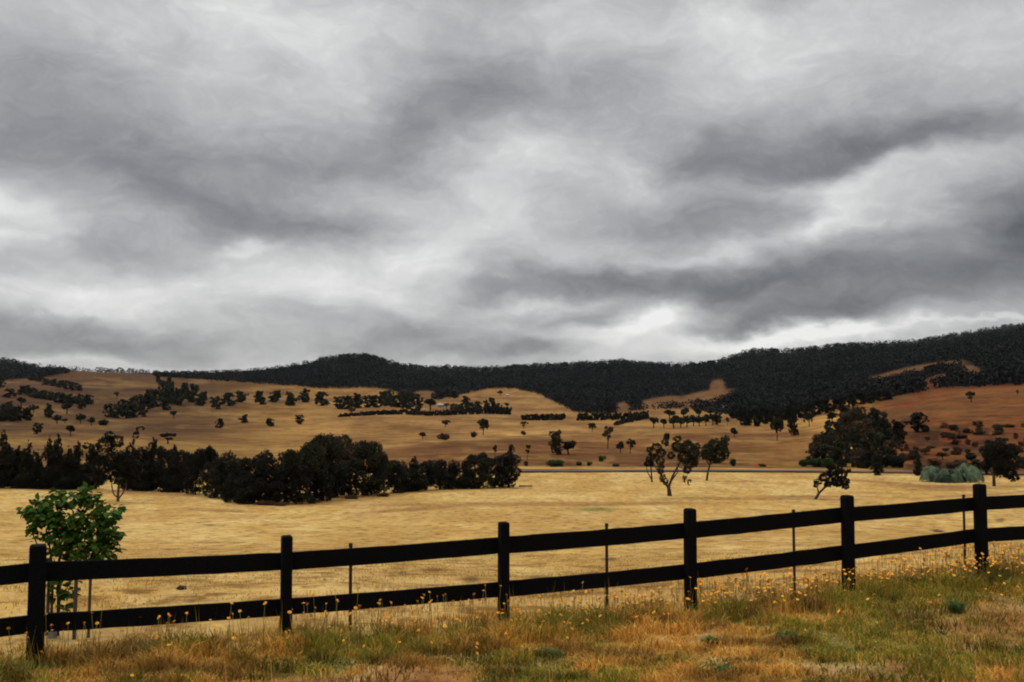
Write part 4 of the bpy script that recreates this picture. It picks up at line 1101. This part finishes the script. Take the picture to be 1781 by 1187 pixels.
def broadleaf(lobes, seed):
    g = np.random.default_rng(seed); V = []; F3 = []; C = []; k = 0
    for (x, y, rx, ry, n) in lobes:
        for _ in range(int(n * (1.3 if y < 905 else 1.6))):
            d = g.normal(size=3); d /= np.linalg.norm(d); rr = g.random() ** 0.4
            p = np.array(L_(x + d[0] * rx * rr, y - d[2] * ry * rr, d[1] * rx * 1.0 * rr))
            out = np.array([d[0], d[1], 0.15 + 0.3 * d[2]]) + g.normal(size=3) * 0.45
            ax = out.copy(); ax[2] = -0.25 + 0.45 * g.normal()  # drooping tip
            ax /= np.linalg.norm(ax)
            nm = np.array([0, 0, 1.0]) + g.normal(size=3) * 0.35 + d * 0.3
            sd_ = np.cross(ax, nm); sd_ /= np.linalg.norm(sd_); nm = np.cross(sd_, ax)
            ln = g.uniform(.050, .100); wd = ln * g.uniform(.34, .46)
            pr = [(0, 0, 0), (.25, .75, .12), (.55, 1, .16), (.82, .55, .08), (1, 0, -.12)]
            mid = [(.25, -.0), (.55, .02), (.82, -.02)]
            vs = [p, p + ax*ln*.25 + sd_*wd*.8 + nm*ln*.10, p + ax*ln*.58 + sd_*wd + nm*ln*.10, p + ax*ln*.85 + sd_*wd*.5 + nm*ln*.0, p + ax*ln - nm*ln*.16,
                  p + ax*ln*.85 - sd_*wd*.5, p + ax*ln*.58 - sd_*wd + nm*ln*.10, p + ax*ln*.25 - sd_*wd*.8 + nm*ln*.10, p + ax*ln*.45 - nm*ln*.02]
            V += vs
            for a in range(8): F3.append((k + a, k + (a + 1) % 8, k + 8))
            t = g.uniform(.65, 1.3); yv = g.random()
            C += [(t * (0.8 + .6 * yv), t, t * (.8 + .2 * yv))] * 9; k += 9
    return np.array(V), np.array(F3), np.array(C)
V, F3, C = broadleaf([(75,935,20,16,14),(180,940,22,20,24),(125,962,44,16,34),(148,850,9,8,16),(96,856,10,7,14),(70,872,9,7,12),(62,893,26,17,75),(90,876,26,17,75),(125,872,24,16,60),(152,864,18,13,48),(165,885,24,17,66),(188,897,20,14,50),(205,885,9,8,10),(80,905,30,18,80),(120,905,34,20,110),(160,915,32,20,100),
                      (190,930,20,18,60),(110,935,28,18,75),(150,945,34,18,85),(188,955,20,14,42),(100,960,18,12,30),(140,968,30,9,40),(180,968,22,6,24),(46,888,12,10,16),(60,925,12,12,18),(112,1008,20,12,26),(122,1032,13,14,20),(112,1056,11,9,13),(84,1010,10,16,14),(98,1035,10,16,12),(78,985,10,12,14)], 3)
obj('leaf', npmesh('foliage', V, F3, M_shrub, C), shrub).name = 'foliage'
for i, (x, yt, yb, r, lab) in enumerate([(132,985,1140,.022,'weathered wooden stake between the young tree and the thinner stake'),(157,978,1128,.017,'thinner dark stake right of the young tree'),(84,1000,1140,.02,'wooden stake close against the back of the first fence post')]):
    a = at(x, yt, SD - .15 + .1 * i); z0 = H(a.x, a.y) - .15
    v, q = merge([tube([(0, 0, 0), (.004, 0, (a.z - z0) * .5), (.01, .0, a.z - z0 - .01), (.01, 0, a.z - z0)], [r, r, r * .95, r * .6], 8)])
    o = obj('tree_stake', npmesh('tree_stake', v, q, M_stake, None, True)); o.location = (a.x, a.y, z0); tag(o, lab, 'stake', 'stakes around the young tree')
a = at(91, 1118, SD - .1); z0 = H(a.x, a.y)
v, q = merge([tube([(0, 0, -.02), (0, 0, .12), (.0, 0, .24)], [.05, .045, .042], 12)])
o = obj('tree_guard', npmesh('tree_guard', v, q, M_guard, None, True)); o.location = (a.x, a.y, z0); tag(o, 'pale grey plastic guard wrapped round the foot of the young tree', 'tree guard')


def fence_y(X): return DP[0] + (X - pos[0].x) * (pos[5].y - pos[0].y) / (pos[5].x - pos[0].x)
def blades(P, hgt, wid, lean, col, rng, bend=0.5):
    """P roots (n,3) -> a bent tapering blade of two faces each"""
    n = len(P)
    th = rng.random(n) * 6.283; tv = rng.random(n) * 6.283
    sd_ = np.stack([np.cos(th), np.sin(th), 0 * th], 1) * wid[:, None] * .5
    ld = np.stack([np.cos(tv), np.sin(tv), 0 * tv], 1) * (lean * hgt)[:, None]
    up = np.zeros((n, 3)); up[:, 2] = hgt
    m = P + up * .55 + ld * .35; t = P + up * (1 - .3 * lean[:, None]) + ld
    V = np.stack([P - sd_, P + sd_, m + sd_ * .8, m - sd_ * .8, t], 1).reshape(-1, 3)
    b = np.arange(n)[:, None] * 5
    Q = b + np.array([[0, 1, 2, 3]]); T = b + np.array([[3, 2, 4]])
    C = np.repeat(col, 5, 0)
    return V, [Q, T], C
def verge():
    g = np.random.default_rng(21)
    n = 470000
    Y = 5.2 + 15.5 * g.random(n); X = (g.random(n) * 2 - 1) * (Y * .56 + 4.5)
    off = Y - fence_y(X)
    keep = (off < 1.0) & ((off < .1) | (g.random(n) < .4))
    X, Y, off = X[keep], Y[keep], off[keep]; n = len(X)
    w = .35 * fbm(X / 2.2 + 7, Y / 2.2 + 9, 4) + .65 * fbm(X / 0.9 + 7, Y / 1.3 + 9, 4); red = fbm(X / 1.1 + 40, Y / 1.6 + 3, 4); w2 = fbm(X / .7 + 70, Y / .7 + 19, 3)
    clump = fbm(X / .28 + 9, Y / .28 + 60, 3)
    near = np.exp(-((off + .35) / .8) ** 2)                 # greener and taller along the fence foot
    gp = np.clip(sstep(.45, .60, w + .07 * near + .02 * (X > 0)) * .62 + .06, 0, .70)
    rightdry = sstep(4.0, 7.5, X) * sstep(-1.2, -3.0, off)
    gp = gp * (1 - .8 * rightdry)
    gp = gp * np.where(off > .2, .35, 1)
    green = g.random(n) < gp
    bare = sstep(.52, .66, red) * sstep(-.9, -1.8, off)
    k2 = g.random(n) > bare * .75
    X, Y, off, green, clump, near, w2, rightdry = [q[k2] for q in (X, Y, off, green, clump, near, w2, rightdry)]; n = len(X)
    Z = height(X, Y)
    h = (.02 + .20 * sstep(.3, .75, clump) + .05 * g.random(n)) * (.75 + .75 * near); h *= np.where(green, .95, .72)
    tall = g.random(n) < .03 * near + .004; h = np.where(tall, h + .18 + .2 * g.random(n), h)
    wd = np.where(tall, .005, .008 + .009 * g.random(n))
    lean = np.where(tall, .15, .3 + .7 * g.random(n))
    t = (.65 + .7 * g.random(n))[:, None] * (0.45 + 1.0 * sstep(.3, .7, fbm(X / .5 + 2, Y / .5 + 4, 3)))[:, None]
    dry = np.array([.52, .285, .058]); dry2 = np.array([.36, .145, .03]); gr = np.array([.085, .115, .012]); gr2 = np.array([.26, .195, .022])
    r = g.random((n, 1)); rr = (g.random((n, 1)) < (.22 + .45 * rightdry[:, None]))
    c = np.where(green[:, None], gr * (1 - r) + gr2 * r, np.where(rr, dry2, dry)) * t
    V, F_, C = blades(np.stack([X, Y, Z - .01], 1), h, wd, lean, np.clip(c, 0, .9), g)
    return tag(obj('verge_grass', npmesh('verge_grass', V, F_, M_blade, C)), 'mixed green and dry grass of the verge in front of the fence', 'grass', kind='stuff')
verge()
def paddock():
    g = np.random.default_rng(22)
    n = 190000
    Y = 10 + 70 * g.random(n) ** 1.7; X = (g.random(n) * 2 - 1) * (Y * .56 + 6)
    off = Y - fence_y(X); c_ = fbm(X / 1.3 + 12, Y / 1.3 + 5, 4); cl = fbm(X / .35 + 31, Y / .5 + 7, 2)
    keep = (off > .15) & (g.random(n) < (sstep(.38, .62, c_) * .85 + .08) * (1 - sstep(28, 75, Y)))
    X, Y, off, cl, c_ = X[keep], Y[keep], off[keep], cl[keep], c_[keep]; n = len(X)
    Z = height(X, Y); sc_ = np.clip(Y / 18, 1, 2.6)
    h = (.02 + .06 * cl + .03 * g.random(n)) * (1 - .5 * sstep(16, 40, Y)) * np.where(off < 2.5, 1.7, 1) * (1 + .15 * sc_)
    wd = (.008 + .006 * g.random(n)) * sc_
    t = (.7 + .5 * g.random(n))[:, None]
    a = np.array([.50, .31, .095]); b = np.array([.36, .20, .06]); d_ = np.array([.30, .23, .06])
    r = g.random((n, 1))
    c = np.where(r < .70, a, np.where(r < .9, b, d_)) * t
    V, F_, C = blades(np.stack([X, Y, Z - .01], 1), h, wd, .5 + .6 * g.random(n), np.clip(c, 0, .9), g)
    return tag(obj('paddock_grass', npmesh('paddock_grass', V, F_, M_blade, C)), 'short dry tussocks over the tan paddock', 'grass', kind='stuff')
paddock()

# --- broad-leaved green weeds
def weed(x, y, wpx, hpx, label, seed):
    p = ground_at([x], [y])[0]; s = p[1] / F; g = np.random.default_rng(seed)
    n = int(90 + wpx * 3); a = g.random(n) * 6.283; r = np.sqrt(g.random(n)) * wpx * .5 * s
    X = np.cos(a) * r; Y = np.sin(a) * r
    Z = height(X + p[0], Y + p[1]) - p[2]
    h = hpx * s * .8 * (.35 + .7 * g.random(n)) * (1 - .3 * r / max(r.max(), .01))
    c = np.array([.10, .145, .04]) * (.6 + .9 * g.random((n, 1))); c = c * np.array([1, 1, 1])
    V, F_, C = blades(np.stack([X, Y, Z - .01], 1), h, .014 + .014 * g.random(n), .4 + .7 * g.random(n), c, g)
    o = obj('weed', npmesh('weed', V, F_, M_blade, C)); o.location = tuple(p); tag(o, label, 'weed', 'green weeds in the verge')
for i, w_ in enumerate([(1252,1168,62,30,'low wide green weed on the bare verge at the bottom, right of centre'),(1238,1122,28,34,'upright green weed above the low wide one in the right verge'),
        (1664,1066,20,50,'tall slim green weed in the verge left of the last fence post'),(655,1122,34,26,'dark green weed clump in the verge right of the second post'),
        (955,1140,50,24,'green weed patch in the verge below the middle post'),(1370,1110,44,24,'broad-bladed weed in the verge between the fourth and fifth posts'),
        (1745,1015,60,34,'deep green weed patch right of the last fence post'),(240,1130,70,24,'dark green weed patch in the verge right of the stakes'),(540,1165,44,18,'low green weed patch near the bottom edge, left of centre'),
        (60,1165,90,26,'green weed patch at the foot of the first fence post')]): weed(*w_, seed=300 + i)

# --- orange daisies along the fence
def flower_meshes(seed, m):
    g = np.random.default_rng(seed); V = []; Fq = []
    V.append((0, 0, .004)); n = 9
    for i in range(n):
        a = i * 6.283 / n; a2 = a + 6.283 / n * .5
        rr = g.uniform(.85, 1.1)
        V += [(math.cos(a - .26) * .009, math.sin(a - .26) * .009, 0), (math.cos(a - .3) * .024 * rr, math.sin(a - .3) * .024 * rr, .004 * g.uniform(-1, 1)), (math.cos(a) * .031 * rr, math.sin(a) * .031 * rr, -.003), (math.cos(a + .3) * .024 * rr, math.sin(a + .3) * .024 * rr, .004 * g.uniform(-1, 1)), (math.cos(a + .26) * .009, math.sin(a + .26) * .009, 0)]
    Q = []; T = []
    for i in range(n):
        b = 1 + i * 5; Q += [(b, b + 1, b + 3, b + 4)]; T += [(b + 1, b + 2, b + 3), (0, b, b + 4)]
    k = len(V)
    for z, r in ((-.006, .006), (.004, .010), (.011, .007)):
        for i in range(6): V.append((math.cos(i * 1.047) * r, math.sin(i * 1.047) * r, z))
    for l in range(2):
        for i in range(6): Q.append((k + l*6 + i, k + l*6 + (i+1) % 6, k + (l+1)*6 + (i+1) % 6, k + (l+1)*6 + i))
    V.append((0, 0, .013)); T += [(k + 12 + i, k + 12 + (i + 1) % 6, len(V) - 1) for i in range(6)]
    return npmesh('flower_head', np.array(V) * 1.0, [np.array(Q), np.array(T)], m)
FH = [flower_meshes(1, M_petal), flower_meshes(2, M_petal), flower_meshes(3, M_yellow)]
v, q = merge([tube([(0, 0, 0), (.02, .01, .35), (.0, .0, .7), (-.02, 0, 1)], [.0035, .003, .0025, .002], 5)])
STEM = npmesh('stem', v, q, M_stem, None, True)
STEM.transform(__import__('mathutils').Matrix.Translation((0, 0, 0)))
def flowers():
    g = random.Random(4); n = 0; lst = []
    while len(lst) < 1500:
        X = g.uniform(-7.5, 11.5)
        dens = .10 + .90 * min(1, max(0, (X + 3.5) / 7.0))
        if g.random() > dens: continue
        off = g.gauss(-.28, .42)
        if X > 2: off = g.gauss(-.05, .5)
        if g.random() < .06: off = g.uniform(-2.6, -.6)
        if off > .9: continue
        Y = fence_y(X) + off
        h = max(.16, g.gauss(.34, .10)) * (1.15 if X < 0 else .85)
        if off < -1.2: h *= .5
        lst.append((X, Y, h, Y))
    lst.sort(key=lambda q: q[3] if abs(q[0] / q[1]) < .515 else q[3] + 100)     # the ones in view first, nearest first
    return lst
FL = flowers()
LF = 'orange daisy nodding on a thin stem along the fence foot'
for i, (X, Y, h, _) in enumerate(FL[:295]):
    z = H(X, Y)
    o = empty('orange_daisy', (X, Y, z - .01), random.random() * 6.28)
    tag(o, LF, 'flower', 'orange daisies along the fence')
    st = obj('stem', STEM, o); st.scale = (1, 1, h)
    sc_ = random.uniform(.55, .92)
    fh = obj('flower_head', FH[2 if i % 9 == 0 else i % 2], o); fh.location = (-.02, 0, h); fh.scale = (sc_, sc_, sc_)
    fh.rotation_euler = (random.uniform(-.9, .9), random.uniform(-.9, .9), 0)
# the remaining ones further off, as one mass
P = np.array([(X, Y, 0, h) for X, Y, h, _ in FL[295:]])
gg = np.random.default_rng(9); VV = []; QQ = []; k = 0; mi = []
for X, Y, _, h in P:
    z = H(X, Y)
    a = gg.random() * 6.28; tl = gg.normal(size=2) * .4
    c = Vector((X, Y, z + h))
    for i in range(8):
        an = a + i * .785; r = .021
        dx, dy = math.cos(an) * r, math.sin(an) * r
        VV.append((c.x + dx, c.y + dy, c.z + dx * tl[0] + dy * tl[1]))
    VV.append((c.x, c.y, c.z + .008))
    for i in range(8): QQ.append((k + i, k + (i + 1) % 8, k + 8)); mi.append(0)
    VV += [(c.x - .003, c.y, c.z), (c.x + .003, c.y, c.z), (c.x + .003, c.y, z)]
    QQ.append((k + 9, k + 10, k + 11)); mi.append(1); k += 12
tag(obj('daisy_mass', npmesh('daisy_mass', np.array(VV), np.array(QQ), [M_petal, M_stem], None, False, mi)), 'farther orange daisies crowding the fence foot', 'flowers', kind='stuff')


# ------------------------------------------------------------------ valley air
hz = bpy.data.materials.new('haze'); hz.use_nodes = True
t = hz.node_tree; t.nodes.clear()
ho = t.nodes.new('ShaderNodeOutputMaterial'); pv = t.nodes.new('ShaderNodeVolumePrincipled')
pv.inputs['Color'].default_value = (0.80, 0.87, 0.95, 1); pv.inputs['Density'].default_value = 0.8e-5
t.links.new(pv.outputs[0], ho.inputs['Volume'])
X0, X1, Y0, Y1, Z0, Z1 = -9500, 9500, -9500, 9500, -900, 560
hv = np.array([(a, b, c) for a in (X0, X1) for b in (Y0, Y1) for c in (Z0, Z1)], float)
tag(obj('haze', npmesh('haze', hv, np.array([(0,1,3,2),(4,6,7,5),(0,4,5,1),(2,3,7,6),(0,2,6,4),(1,5,7,3)]), hz)), 'thin grey air softening the far hills', 'haze', kind='stuff')
